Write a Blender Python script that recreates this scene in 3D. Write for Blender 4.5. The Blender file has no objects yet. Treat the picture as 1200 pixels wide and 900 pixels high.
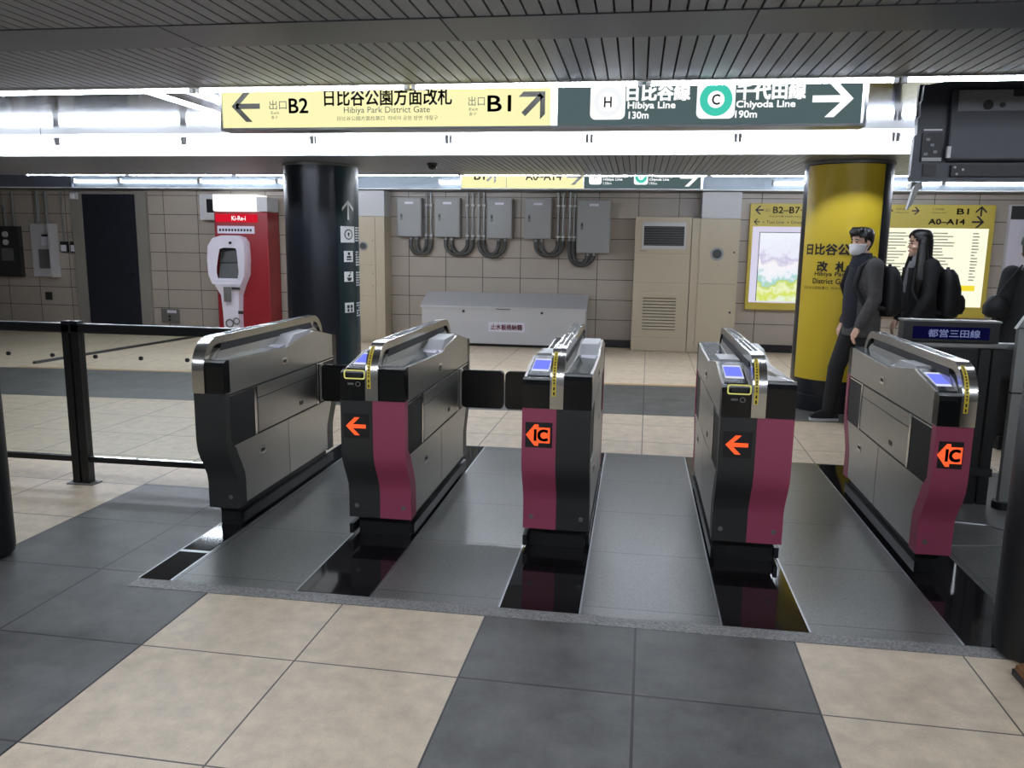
import bpy, bmesh, math, random
from mathutils import Vector, Matrix
from math import sin, cos, pi, radians as RAD
random.seed(7)
sc = bpy.context.scene
COL = sc.collection
# ------------------------------------------------------------------ camera
FPX, YAW, PITCH, ROLL, CH = 944.24, RAD(8.618), RAD(9.791), RAD(0.819), 1.60
fw = Vector((-sin(YAW)*cos(PITCH), cos(YAW)*cos(PITCH), -sin(PITCH)))
rt = Vector((cos(YAW), sin(YAW), 0)); up = rt.cross(fw)
rt, up = rt*cos(ROLL)+up*sin(ROLL), up*cos(ROLL)-rt*sin(ROLL)
cam = bpy.data.cameras.new('camera'); co = bpy.data.objects.new('camera', cam); COL.objects.link(co)
co.matrix_world = Matrix(((rt.x, up.x, -fw.x, 0), (rt.y, up.y, -fw.y, 0), (rt.z, up.z, -fw.z, CH), (0, 0, 0, 1)))
cam.sensor_fit = 'HORIZONTAL'; cam.sensor_width = 36; cam.lens = FPX/1200*36; cam.clip_start = .05; cam.clip_end = 100
sc.camera = co
# ------------------------------------------------------------------ world, exposure, lamp power
w = bpy.data.worlds.new('world'); sc.world = w; w.use_nodes = True
w.node_tree.nodes['Background'].inputs[0].default_value = (.5, .55, .6, 1)
w.node_tree.nodes['Background'].inputs[1].default_value = .02
sc.view_settings.view_transform = 'Standard'; sc.view_settings.look = 'None'
sc.view_settings.gamma = 1; sc.view_settings.use_curve_mapping = False
sc.view_settings.exposure = 0.0
TUBE_MID, TUBE_NEAR, TUBE_REAR, TUBE_BACK, TUBE_FAR = 66.0, 46.0, 46.0, 78.0, 122.0
try:
    sc.cycles.use_denoising = True; sc.cycles.max_bounces = 10; sc.cycles.diffuse_bounces = 5
    sc.cycles.sample_clamp_indirect = 6; sc.cycles.caustics_reflective = False; sc.cycles.caustics_refractive = False
except Exception:
    pass

# ------------------------------------------------------------------ materials
def lin(c):
    return tuple(((v/255)/12.92 if v <= 10 else (((v/255)+.055)/1.055)**2.4) for v in c)+(1,)
def mat(name, rgb, rough=.5, metal=0., spec=.5, emit=None, estr=0., noise=0., nscale=8., bump=0., coat=0.):
    m = bpy.data.materials.new(name); m.use_nodes = True
    nt = m.node_tree; b = nt.nodes['Principled BSDF']
    b.inputs['Base Color'].default_value = lin(rgb); b.inputs['Roughness'].default_value = rough
    b.inputs['Metallic'].default_value = metal; b.inputs['Specular IOR Level'].default_value = spec
    b.inputs['Coat Weight'].default_value = coat
    if emit:
        b.inputs['Emission Color'].default_value = lin(emit); b.inputs['Emission Strength'].default_value = estr
    if noise or bump:
        tc = nt.nodes.new('ShaderNodeTexCoord'); n = nt.nodes.new('ShaderNodeTexNoise')
        n.inputs['Scale'].default_value = nscale; n.inputs['Detail'].default_value = 5
        nt.links.new(tc.outputs['Object'], n.inputs['Vector'])
        if noise:
            mx = nt.nodes.new('ShaderNodeMix'); mx.data_type = 'RGBA'; mx.blend_type = 'MULTIPLY'
            rp = nt.nodes.new('ShaderNodeMapRange'); rp.inputs[1].default_value = .3; rp.inputs[2].default_value = .7
            rp.inputs[3].default_value = 1-noise; rp.inputs[4].default_value = 1+noise*.4
            nt.links.new(n.outputs['Fac'], rp.inputs[0])
            mx.inputs[0].default_value = 1; mx.inputs[6].default_value = lin(rgb)
            nt.links.new(rp.outputs[0], mx.inputs[7]); nt.links.new(mx.outputs[2], b.inputs['Base Color'])
        if bump:
            bp = nt.nodes.new('ShaderNodeBump'); bp.inputs['Strength'].default_value = bump; bp.inputs['Distance'].default_value = .01
            nt.links.new(n.outputs['Fac'], bp.inputs['Height']); nt.links.new(bp.outputs[0], b.inputs['Normal'])
    return m
def glow(name, rgb, s):
    m = bpy.data.materials.new(name); m.use_nodes = True; nt = m.node_tree; nt.nodes.clear()
    e = nt.nodes.new('ShaderNodeEmission'); o = nt.nodes.new('ShaderNodeOutputMaterial')
    e.inputs[0].default_value = lin(rgb); e.inputs[1].default_value = s
    nt.links.new(e.outputs[0], o.inputs[0]); return m
def tiles(name, rgb, su, sv, ou, ov, joint, jw, axes='XY', rot=0., var=.06, stain=.18, sscale=3., rough=.4, speck=0., double=False, bump=.3):
    """stack-bonded tiles with dark joints, a slightly different tone per tile, blotches and speckle"""
    m = bpy.data.materials.new(name); m.use_nodes = True; nt = m.node_tree; N = nt.nodes.new; L = nt.links.new
    b = nt.nodes['Principled BSDF']; b.inputs['Roughness'].default_value = rough
    tc = N('ShaderNodeTexCoord'); mp = N('ShaderNodeMapping'); mp.inputs['Rotation'].default_value = (0, 0, rot)
    L(tc.outputs['Object'], mp.inputs[0]); sx = N('ShaderNodeSeparateXYZ'); L(mp.outputs[0], sx.inputs[0])
    def M(op, a, c=None):
        n = N('ShaderNodeMath'); n.operation = op
        for i, v in enumerate((a, c)):
            if v is None: continue
            if hasattr(v, 'links'): L(v, n.inputs[i])
            else: n.inputs[i].default_value = v
        return n.outputs[0]
    js, cells = [], []
    for ax, s, o in ((axes[0], su, ou), (axes[1], sv, ov)):
        t = M('DIVIDE', M('SUBTRACT', sx.outputs['XYZ'.index(ax)], o), s)
        fl = M('FLOOR', t); fr = M('SUBTRACT', t, fl); cells.append(fl)
        d = M('MULTIPLY', M('MINIMUM', fr, M('SUBTRACT', 1., fr)), s)
        js.append(M('LESS_THAN', d, jw/2))
    j = M('MAXIMUM', js[0], js[1])
    cb = N('ShaderNodeCombineXYZ'); L(cells[0], cb.inputs[0]); L(cells[1], cb.inputs[1])
    wn = N('ShaderNodeTexWhiteNoise'); wn.noise_dimensions = '2D'; L(cb.outputs[0], wn.inputs[0])
    n1 = N('ShaderNodeTexNoise'); n1.inputs['Scale'].default_value = sscale; n1.inputs['Detail'].default_value = 8; n1.inputs['Roughness'].default_value = .65
    L(tc.outputs['Object'], n1.inputs[0])
    f = M('ADD', 1-var/2, M('MULTIPLY', wn.outputs[0], var))
    f = M('MULTIPLY', f, M('ADD', 1-stain, M('MULTIPLY', n1.outputs['Fac'], 2*stain)))
    if speck:
        n2 = N('ShaderNodeTexNoise'); n2.inputs['Scale'].default_value = 160; n2.inputs['Detail'].default_value = 2
        L(tc.outputs['Object'], n2.inputs[0]); f = M('MULTIPLY', f, M('ADD', 1-speck, M('MULTIPLY', n2.outputs['Fac'], 2*speck)))
    mx = N('ShaderNodeMix'); mx.data_type = 'RGBA'; mx.blend_type = 'MULTIPLY'; mx.inputs[0].default_value = 1
    mx.inputs[6].default_value = lin(rgb); cc = N('ShaderNodeCombineColor')
    for i in range(3): L(f, cc.inputs[i])
    L(cc.outputs[0], mx.inputs[7])
    m2 = N('ShaderNodeMix'); m2.data_type = 'RGBA'; L(j, m2.inputs[0]); L(mx.outputs[2], m2.inputs[6]); m2.inputs[7].default_value = lin(joint)
    L(m2.outputs[2], b.inputs['Base Color'])
    rg = M('ADD', rough-.06, M('MULTIPLY', n1.outputs['Fac'], .14)); L(rg, b.inputs['Roughness'])
    bp = N('ShaderNodeBump'); bp.inputs['Strength'].default_value = bump; bp.inputs['Distance'].default_value = .004
    L(M('SUBTRACT', M('MULTIPLY', n1.outputs['Fac'], .3), j), bp.inputs['Height']); L(bp.outputs[0], b.inputs['Normal'])
    return m
def brushed(name, rgb, rough, axis, amt=.12):
    m = mat(name, rgb, rough, 1.0); nt = m.node_tree; b = nt.nodes['Principled BSDF']; N = nt.nodes.new; L = nt.links.new
    tc = N('ShaderNodeTexCoord'); mp = N('ShaderNodeMapping'); s = [140, 140, 140]; s['XYZ'.index(axis)] = 2.5
    mp.inputs['Scale'].default_value = s; L(tc.outputs['Object'], mp.inputs[0])
    n = N('ShaderNodeTexNoise'); n.inputs['Scale'].default_value = 1; n.inputs['Detail'].default_value = 3; L(mp.outputs[0], n.inputs[0])
    r = N('ShaderNodeMapRange'); r.inputs[3].default_value = rough-amt; r.inputs[4].default_value = rough+amt
    L(n.outputs['Fac'], r.inputs[0]); L(r.outputs[0], b.inputs['Roughness'])
    return m

GROT = RAD(.747)
M_ = {}
M_['beige'] = tiles('beige floor tile', (216, 198, 172), .65, .65, .012, .12, (92, 84, 74), .007, rot=GROT, var=.06, stain=.42, sscale=10, rough=.42, speck=.12)
M_['grey'] = tiles('grey floor tile', (91, 90, 86), .65, .65, .012, .12, (40, 40, 40), .010, rot=GROT, var=.14, stain=1.15, sscale=4, rough=.46, speck=.2)
M_['gatefloor'] = tiles('dark speckled granite', (98, 98, 94), .96, .67, -.19, .07, (48, 49, 50), .007, var=.10, stain=.07, sscale=3, rough=.30, speck=.7)
M_['strip'] = mat('polished black granite', (30, 28, 29), .06, spec=.4, noise=.6, nscale=150)
M_['edging'] = mat('speckled light granite', (142, 140, 138), .5, noise=.6, nscale=110)
M_['walltile'] = tiles('brown grey wall tile', (172, 162, 150), .617, .319, -.01, .115, (58, 52, 48), .010, axes='XZ', var=.10, stain=.10, sscale=2, rough=.38)
M_['slat'] = mat('grey ceiling slat', (146, 152, 164), .42, .35)
M_['gap'] = mat('dark slat gap', (14, 14, 15), .8)
M_['band'] = mat('grey ceiling band', (112, 118, 132), .4, .35)
M_['alu'] = brushed('polished aluminium', (128, 132, 138), .10, 'X', .04)
M_['alusat'] = brushed('satin aluminium', (170, 172, 174), .34, 'X')
M_['white'] = mat('white enamel', (235, 236, 236), .35)
M_['steel'] = brushed('brushed steel', (186, 184, 178), .38, 'Y')
M_['chrome'] = brushed('bright steel', (205, 204, 200), .2, 'Y', .06)
M_['core'] = mat('dark seam', (22, 22, 22), .6)
M_['cover'] = mat('charcoal cover', (44, 45, 44), .45)
M_['magenta'] = mat('magenta cover', (158, 70, 96), .45)
M_['black'] = mat('gloss black', (13, 15, 16), .22)
M_['matblack'] = mat('matt black', (17, 18, 19), .5)
M_['tray'] = mat('glossy grey tray', (92, 100, 102), .12)
M_['smoke'] = mat('smoked window', (30, 31, 32), .12)
M_['screen'] = glow('reader screen', (120, 132, 245), 1.1)
M_['screenw'] = glow('reader screen edge', (225, 228, 250), 1.0)
M_['orange'] = glow('orange indicator', (255, 92, 48), 1.25)
M_['yellow'] = mat('yellow label', (226, 200, 60), .45)
M_['slotrim'] = mat('yellow slot rim', (232, 226, 130), .4, emit=(232, 226, 120), estr=.25)  # yellow rim with a weak emission of nearly the same yellow
M_['ink'] = mat('black ink', (28, 27, 24), .5)
M_['wink'] = mat('white print', (225, 228, 228), .5)
M_['rail'] = mat('dark railing', (44, 45, 47), .3, .7)
M_['beigepaint'] = mat('beige panel paint', (188, 176, 152), .42)
M_['greypaint'] = mat('grey cabinet paint', (150, 151, 150), .45)
M_['dullgrey'] = mat('dull grey metal', (112, 112, 108), .45, .3)
M_['lightgrey'] = mat('light grey paint', (196, 196, 197), .42)
M_['pipe'] = mat('steel conduit', (140, 142, 140), .4, .5)
M_['hose'] = mat('dark corrugated hose', (62, 62, 60), .55)
M_['doordark'] = mat('dark navy door', (26, 29, 38), .45, noise=.25, nscale=5)
M_['frame'] = mat('grey door frame', (140, 136, 128), .45)
M_['red'] = mat('booth red', (136, 22, 32), .4)
M_['boothwhite'] = mat('booth white', (222, 218, 230), .35)
M_['colyellow'] = mat('column yellow', (212, 184, 44), .4)
M_['coldark'] = mat('dark column skin', (28, 31, 38), .28, .2)
M_['colteal'] = mat('dark teal sign skin', (16, 40, 46), .35)
M_['glass'] = None
M_['print'] = mat('grey print', (206, 203, 178), .6)
M_['rubber'] = mat('rubber', (24, 24, 25), .7)
g = bpy.data.materials.new('clear glass'); g.use_nodes = True; nt = g.node_tree; nt.nodes.clear()
tr = nt.nodes.new('ShaderNodeBsdfTransparent'); tr.inputs[0].default_value = (.93, .95, .94, 1)
gl = nt.nodes.new('ShaderNodeBsdfGlossy'); gl.inputs['Roughness'].default_value = .03
fr = nt.nodes.new('ShaderNodeFresnel'); fr.inputs[0].default_value = 1.3; ms = nt.nodes.new('ShaderNodeMixShader'); oo = nt.nodes.new('ShaderNodeOutputMaterial')
nt.links.new(fr.outputs[0], ms.inputs[0]); nt.links.new(tr.outputs[0], ms.inputs[1]); nt.links.new(gl.outputs[0], ms.inputs[2]); nt.links.new(ms.outputs[0], oo.inputs[0])
M_['glass'] = g

# ------------------------------------------------------------------ mesh helpers
class MB:
    def __init__(s): s.bm = bmesh.new()
    def face(s, pts):
        return s.bm.faces.new([s.bm.verts.new(p) for p in pts])
    def box(s, x0, x1, y0, y1, z0, z1, bev=0.):
        r = bmesh.ops.create_cube(s.bm, size=1); vs = r['verts']
        for v in vs:
            v.co = ((x0+x1)/2+v.co.x*(x1-x0), (y0+y1)/2+v.co.y*(y1-y0), (z0+z1)/2+v.co.z*(z1-z0))
        if bev:
            es = list({e for v in vs for e in v.link_edges})
            bmesh.ops.bevel(s.bm, geom=es, offset=bev, segments=2, affect='EDGES', profile=.5)
        return s
    def prism(s, poly, axis, a0, a1):
        """poly of (u,v): axis X -> (y,z), Y -> (x,z), Z -> (x,y)"""
        def P(u, v, a): return (a, u, v) if axis == 'X' else ((u, a, v) if axis == 'Y' else (u, v, a))
        A = [s.bm.verts.new(P(u, v, a0)) for u, v in poly]; B = [s.bm.verts.new(P(u, v, a1)) for u, v in poly]
        n = len(poly); fs = [s.bm.faces.new(A), s.bm.faces.new(B[::-1])]
        for i in range(n): fs.append(s.bm.faces.new((A[i], B[i], B[(i+1) % n], A[(i+1) % n])))
        bmesh.ops.recalc_face_normals(s.bm, faces=fs)
        return s
    def band(s, outer, inner, axis, a0, a1):
        """closed strip between two equal-length polylines, extruded"""
        def P(u, v, a): return (a, u, v) if axis == 'X' else ((u, a, v) if axis == 'Y' else (u, v, a))
        n = len(outer); V = [[s.bm.verts.new(P(*p, a)) for p in line] for a in (a0, a1) for line in (outer, inner)]
        oa, ia, ob, ib = V; fs = []
        for i in range(n-1):
            fs += [s.bm.faces.new((oa[i], oa[i+1], ia[i+1], ia[i])), s.bm.faces.new((ob[i], ib[i], ib[i+1], ob[i+1])),
                   s.bm.faces.new((oa[i], ob[i], ob[i+1], oa[i+1])), s.bm.faces.new((ia[i], ia[i+1], ib[i+1], ib[i]))]
        for i in (0, n-1): fs.append(s.bm.faces.new((oa[i], ia[i], ib[i], ob[i])))
        bmesh.ops.recalc_face_normals(s.bm, faces=fs); return s
    def tube(s, path, r, seg=10, cap=True):
        path = [Vector(p) for p in path]; rings = []; n = len(path)
        rs = r if isinstance(r, (list, tuple)) else [r]*n
        ref = None
        for i, p in enumerate(path):
            d = (path[min(i+1, n-1)]-path[max(i-1, 0)]).normalized()
            if ref is None:
                ref = Vector((0, 0, 1)) if abs(d.z) < .9 else Vector((1, 0, 0))
            a = d.cross(ref).normalized(); b = a.cross(d).normalized(); ref = b
            rings.append([s.bm.verts.new(p+(a*cos(t)+b*sin(t))*rs[i]) for t in [2*pi*k/seg for k in range(seg)]])
        fs = []
        for A, B in zip(rings, rings[1:]):
            for k in range(seg): fs.append(s.bm.faces.new((A[k], A[(k+1) % seg], B[(k+1) % seg], B[k])))
        if cap: fs += [s.bm.faces.new(rings[0][::-1]), s.bm.faces.new(rings[-1])]
        bmesh.ops.recalc_face_normals(s.bm, faces=fs); return s
    def loft(s, rings):
        R = [[s.bm.verts.new(p) for p in r] for r in rings]; fs = []; n = len(R[0])
        for A, B in zip(R, R[1:]):
            for k in range(n): fs.append(s.bm.faces.new((A[k], A[(k+1) % n], B[(k+1) % n], B[k])))
        fs += [s.bm.faces.new(R[0][::-1]), s.bm.faces.new(R[-1])]
        bmesh.ops.recalc_face_normals(s.bm, faces=fs); return s
    def ball(s, c, r, seg=12, rg=8):
        m = Matrix.Translation(c) @ Matrix.Diagonal((*(r if isinstance(r, (tuple, list)) else (r, r, r)), 1))
        bmesh.ops.create_uvsphere(s.bm, u_segments=seg, v_segments=rg, radius=1, matrix=m); return s
    def build(s, name, m, parent=None, smooth=False, loc=None):
        me = bpy.data.meshes.new(name); s.bm.to_mesh(me); s.bm.free()
        for x in (m if isinstance(m, list) else [m]): me.materials.append(x)
        if smooth:
            for p in me.polygons: p.use_smooth = True
            if smooth != 'all': me.set_sharp_from_angle(angle=RAD(40))
        o = bpy.data.objects.new(name, me); COL.objects.link(o)
        if parent: o.parent = parent
        if loc: o.location = loc
        return o
def thing(name, label, cat, loc=(0, 0, 0), rz=0, group=None):
    o = bpy.data.objects.new(name, None); COL.objects.link(o); o.empty_display_size = .1
    o.location = loc; o.rotation_euler = (0, 0, rz); o['label'] = label; o['category'] = cat
    if group: o['group'] = group
    return o
def tag(o, label, cat, group=None):
    o['label'] = label; o['category'] = cat
    if group: o['group'] = group
    return o
def struct(o): o['kind'] = 'structure'; return o
def BX(name, m, parent, *a, bev=0., smooth=False): return MB().box(*a, bev=bev).build(name, m, parent, smooth)
def lathe(name, m, parent, c, prof, seg=40):
    mb = MB(); mb.loft([[(c[0]+r*cos(2*pi*k/seg), c[1]+r*sin(2*pi*k/seg), c[2]+z) for k in range(seg)] for r, z in prof])
    return mb.build(name, m, parent, True)
# text turned into mesh, fitted into a rectangle; local x runs right, local y runs up
def text_mesh(s):
    cu = bpy.data.curves.new('t', 'FONT'); cu.body = s; cu.size = 1; cu.resolution_u = 3
    ob = bpy.data.objects.new('t', cu); COL.objects.link(ob)
    dg = bpy.context.evaluated_depsgraph_get(); me = bpy.data.meshes.new_from_object(ob.evaluated_get(dg))
    bpy.data.objects.remove(ob); bpy.data.curves.remove(cu); return me
def fit(me, x0, x1, y0, y1):
    xs = [v.co.x for v in me.vertices]; ys = [v.co.y for v in me.vertices]
    ax, bx, ay, by = min(xs), max(xs), min(ys), max(ys)
    return [(x0+(v.co.x-ax)/max(bx-ax, 1e-6)*(x1-x0), y0+(v.co.y-ay)/max(by-ay, 1e-6)*(y1-y0)) for v in me.vertices]
def words(s, rect, m, parent, place, name='lettering', bold=0., ub=1.):
    """rect = (u0,u1,v0,v1); place(u,v) -> point in the parent's frame"""
    me0 = text_mesh(s); pts = fit(me0, *rect); h = (rect[3]-rect[2])*bold*1.6
    V, Fc = [], []
    for dx, dy in (((0, 0),) if not bold else ((-h, -h), (h, -h), (-h, h), (h, h))):
        n0 = len(V); V += [place(u+dx*ub, v+dy) for u, v in pts]
        Fc += [[n0+i for i in p.vertices] for p in me0.polygons]
    bpy.data.meshes.remove(me0); me = bpy.data.meshes.new(name); me.from_pydata(V, [], Fc); me.materials.append(m)
    o = bpy.data.objects.new(name, me); COL.objects.link(o); o.parent = parent; return o
def shape(polys, m, parent, place, name):
    mb = MB()
    for p in polys:
        mb.face([place(*q) for q in p])
    return mb.build(name, m, parent)
def arrow_polys(cx, cy, s, ang, wd=.17, head=.5, asp=1.):
    """arrow pointing along +u turned by ang; s = overall length"""
    h = head*s; t = wd*s; tip = s/2
    P = [[(-s/2, -t/2), (tip-t*.9, -t/2), (tip-t*.9, t/2), (-s/2, t/2)],
         [(tip, 0), (tip-h, h), (tip-h-t*1.35, h), (tip-t*1.35, 0)],
         [(tip, 0), (tip-t*1.35, 0), (tip-h-t*1.35, -h), (tip-h, -h)]]
    c, d = cos(ang), sin(ang)
    return [[(cx+(x*c-y*d)*asp, cy+(x*d+y*c)) for x, y in p] for p in P]
def rrect(x0, x1, y0, y1, r, n=4):
    P = []
    for cx, cy, a in ((x1-r, y1-r, 0), (x0+r, y1-r, pi/2), (x0+r, y0+r, pi), (x1-r, y0+r, 3*pi/2)):
        P += [(cx+r*cos(a+pi/2*k/n), cy+r*sin(a+pi/2*k/n)) for k in range(n+1)]
    return P
def ring_polys(cx, cy, r0, r1, n=24, asp=1.):
    return [[(cx+r*cos(a)*asp, cy+r*sin(a)) for r, a in ((r0, 2*pi*k/n), (r1, 2*pi*k/n), (r1, 2*pi*(k+1)/n), (r0, 2*pi*(k+1)/n))] for k in range(n)]
def wall_plane(y): return lambda u, v: (u, y, v)
ORD = ['first', 'second', 'third', 'fourth', 'fifth', 'sixth', 'seventh', 'eighth', 'ninth', 'tenth', 'eleventh', 'twelfth']

# ================================================================== SETTING
ZC, ZR = 2.44, 2.65          # slatted soffit and recess heights
XL, XR, YB, YW = -12.5, 8.0, -3.0, 13.0
SOFF = [(1.6, 4.38), (7.75, 9.98)]     # slatted stretches between the lamp troughs
def floor_piece(name, m, pts, z=0., thick=None):
    mb = MB(); mb.prism(pts, 'Z', z-.05 if thick is None else z-thick, z); return struct(mb.build(name, m))
floor_piece('floor', M_['beige'], [(XL, YB), (XR, YB), (XR, YW+.3), (XL, YW+.3)])
def rotpt(x, y): return (x*cos(-GROT)-y*sin(-GROT), x*sin(-GROT)+y*cos(-GROT))
fz = .0015
def gcol(x0, x1, y0, y1): return [rotpt(x0, y0), rotpt(x1, y0), rotpt(x1, y1), rotpt(x0, y1)]
floor_piece('trim_1', M_['grey'], gcol(-3.238, -1.938, YB, 4.70), fz, .001)
floor_piece('trim_2', M_['grey'], gcol(-.638, .662, YB, 3.27), fz, .001)
floor_piece('trim_3', M_['gatefloor'], [(-2.30, 3.33), (2.9, 3.33), (2.9, 6.19), (-2.30, 6.19)], .003, .002)
floor_piece('trim_4', M_['edging'], [(-2.30, 3.243), (3.0, 3.243), (3.0, 3.33), (-2.30, 3.33)], .0035, .003)
floor_piece('trim_5', M_['grey'], [(-12.4, 6.95), (-6.28, 7.33), (0, 7.72), (8, 7.9), (8, 9.75), (0, 9.42), (-7.66, 8.92), (-12.4, 8.5)], fz, .001)
M_['tan'] = mat('tan joint strip', (196, 160, 110), .5)
floor_piece('trim_6', M_['tan'], [(-7.66, 8.94), (0, 9.44), (8, 9.77), (8, 9.85), (0, 9.52), (-7.66, 9.02)], fz, .001)
STRIPS = [(-2.30, -2.135), (-1.505, -1.147), (-.55, -.19), (.42, .785), (1.39, 1.70)]
for i, (a, b) in enumerate(STRIPS):
    floor_piece('trim_%d' % (7+i), M_['strip'], [(a, 3.335), (b, 3.335), (b, 6.17), (a, 6.17)], .0045, .003)
mb = MB()
for a, b in STRIPS:
    for x in (a, b): mb.box(x-.004, x+.004, 3.335, 6.17, .002, .0052)
mb.box(-2.30, -2.135, 3.68, 3.705, .003, .006)
struct(mb.build('trim_12', M_['alusat']))
mb = MB(); mb.tube([(1.75, 4.53, .006), (2.06, 4.585, .006)], .005, 6); mb.tube([(1.916, 4.96, .006), (2.10, 4.93, .006), (2.17, 4.86, .006)], .005, 6)
struct(mb.build('trim_13', M_['alusat']))
mb = MB(); mb.tube([(-7.65, 9.25, .006), (-7.2, 13.0, .006)], .03, 6); mb2 = None
struct(mb.build('trim_14', M_['cover']))
# walls
struct(BX('wall_back', M_['walltile'], None, XL, XR, YW, YW+.2, 0, 2.8))
M_['side'] = mat('side wall panel', (120, 116, 110), .5)
struct(BX('wall_left', M_['side'], None, XL-.2, XL, YB, YW+.2, 0, 2.8))
struct(BX('wall_right', M_['side'], None, XR, XR+.2, YB, YW+.2, 0, 2.8))
struct(BX('wall_front', M_['side'], None, XL, XR, YB-.2, YB, 0, 2.8))
mb = MB(); 
for a, b in ((-12.5, -9.75), (-8.3, -4.47), (-.75, -.06), (1.5, XR)): mb.box(a, b, YW-.03, YW, 0, .12)
struct(mb.build('baseboard_back', M_['matblack']))
# recess ceiling (polished) and slatted soffits
struct(BX('ceiling', M_['alu'], None, XL, XR, YB, YW+.2, ZR, ZR+.15))
def soffit(idx, y0, y1, bands=()):
    mb = MB(); mb.box(XL, XR, y0, y1, ZC+.012, ZR)          # dark backing / upstand
    o = struct(mb.build('trim_%d' % idx, [M_['gap']]))
    mb = MB(); x = XL
    segs = []; y = y0
    for a, b in bands: segs.append((y, a)); y = b
    segs.append((y, y1))
    while x < XR:
        for a, b in segs:
            if b-a > .02: mb.box(x+.003, x+.059, a, b, ZC, ZC+.012)
        x += .0645
    struct(mb.build('trim_%d' % (idx+1), M_['slat']))
    if bands:
        mb = MB()
        for a, b in bands:
            e = [-5.4, -4.24, -3.08, -1.92, -.77, .393, 1.55, 2.71, 3.87]
            xs = [XL]+e+[XR]
            for p, q in zip(xs, xs[1:]): mb.box(p+.003, q-.003, a+.004, b-.004, ZC-.004, ZC+.012)
        struct(mb.build('trim_%d' % (idx+2), M_['band']))
soffit(20, 1.6, 4.36, [(3.14, 3.49)])
soffit(24, 7.77, 9.96)
mb = MB(); mb.box(XL, XR, YB, -.8, ZC, ZR); struct(mb.build('trim_28', M_['slat']))
# lips and upstands along the troughs
mb = MB(); mb.box(XL, XR, 4.36, 4.385, ZC-.004, ZR); struct(mb.build('trim_29', M_['white']))
mb = MB(); mb.box(XL, XR, 7.745, 7.77, ZC-.006, ZR); struct(mb.build('trim_30', M_['white']))
mb = MB(); mb.box(XL, XR, 9.96, 9.985, ZC-.004, ZR); struct(mb.build('trim_31', M_['white']))
mb = MB(); mb.box(XL, XR, 12.42, 13.0, 2.43, ZR); struct(mb.build('trim_32', mat('grey beam cladding', (104, 112, 118), .35, .5)))
mb = MB(); mb.box(XL, XR, 12.40, 12.425, 2.425, 2.44); struct(mb.build('trim_33', M_['white']))
mb = MB()
for x in (-6.1, -2.9, -1.85, .41, 1.3, 3.2): mb.box(x-.003, x+.003, 7.74, 7.746, ZC, ZR)
struct(mb.build('trim_34', M_['dullgrey']))
mb = MB(); mb.box(XL, -9.25, 12.36, 12.42, 2.44, ZR); struct(mb.build('trim_35', M_['band']))

# ================================================================== LAMPS
def tube_lamp(x0, x1, y, z, power, label, group, bracket=True, yaxis=False):
    t = thing('fluorescent_lamp', label, 'lamp', ((x0+x1)/2, y, z) if not yaxis else (y, (x0+x1)/2, z), pi/2 if yaxis else 0, group)
    h = (x1-x0)/2-.006
    MB().tube([(-h+.03, 0, 0), (h-.03, 0, 0)], .016, 8).build('tube', glow('lit tube', (233, 241, 255), power), t, True)
    for s in (-1, 1):
        e = s*(h-.015)
        MB().box(e-.012, e+.012, -.018, .018, -.02, min(ZR-z, .055)-.003).build('lamp_holder', M_['lightgrey'], t)
    return t
mids = [-7.14, -5.80, -4.43, -3.10, -1.78, -.474, .835, 2.15, 3.46]
for i, (a, b) in enumerate(zip(mids, mids[1:])):
    tube_lamp(a, b, 7.6, 2.545, TUBE_MID, '%s lit tube from the left in the bright trough below the large hanging sign' % ORD[i], 'tubes in the middle trough')
for i in range(8):
    a = -6.3+i*1.26
    tube_lamp(a, a+1.26, 4.465, 2.444, TUBE_NEAR, '%s tube from the left along the near trough edge, above the large sign' % ORD[i], 'tubes along the near trough edge')
tube_lamp(5.05, 6.45, -3.36, 2.60, TUBE_MID, 'lit tube running away from the viewer left of the large yellow sign', None, yaxis=True)
rear = [(-9.25, -8.42), (-8.42, -7.02), (-7.02, -5.69), (-5.69, -4.36), (-3.08, -2.3), (1.88, 2.9), (2.9, 4.2), (4.2, 5.5), (5.5, 6.8)]
rl = ['leftmost short lit tube above the dark navy door', 'lit tube on the back beam above the dark door and tiled wall', 'lit tube on the back beam left of the photo booth top',
      'lit tube on the back beam above the red photo booth', 'short lit tube on the back beam left of the far yellow sign', 'lit tube on the back beam left of the yellow column top',
      'lit tube on the back beam right behind the yellow column', 'lit tube on the back beam under the hanging monitor', 'lit tube on the back beam at the far right edge']
for (a, b), l in zip(rear, rl): tube_lamp(a, b, 12.399, 2.53, TUBE_REAR, l, 'tubes on the back beam')
for i in range(9):
    a = -8.2+i*1.5
    tube_lamp(a, a+1.5, 10.06, 2.450, TUBE_FAR, '%s tube from the left along the far trough edge, above the far sign' % ORD[i], 'tubes along the far trough edge')
for i in range(7):
    a = -4.6+i*1.3
    tube_lamp(a, a+1.3, .5, 2.56, TUBE_BACK, '%s lit tube from the left in the trough over the near floor' % ORD[i], 'tubes over the near floor')
for i in range(7):
    a = -4.6+i*1.3
    tube_lamp(a, a+1.3, .1, 2.56, TUBE_BACK, '%s lit tube from the left in the rear row over the near floor' % ORD[i], 'rear row of tubes over the near floor')

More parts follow.
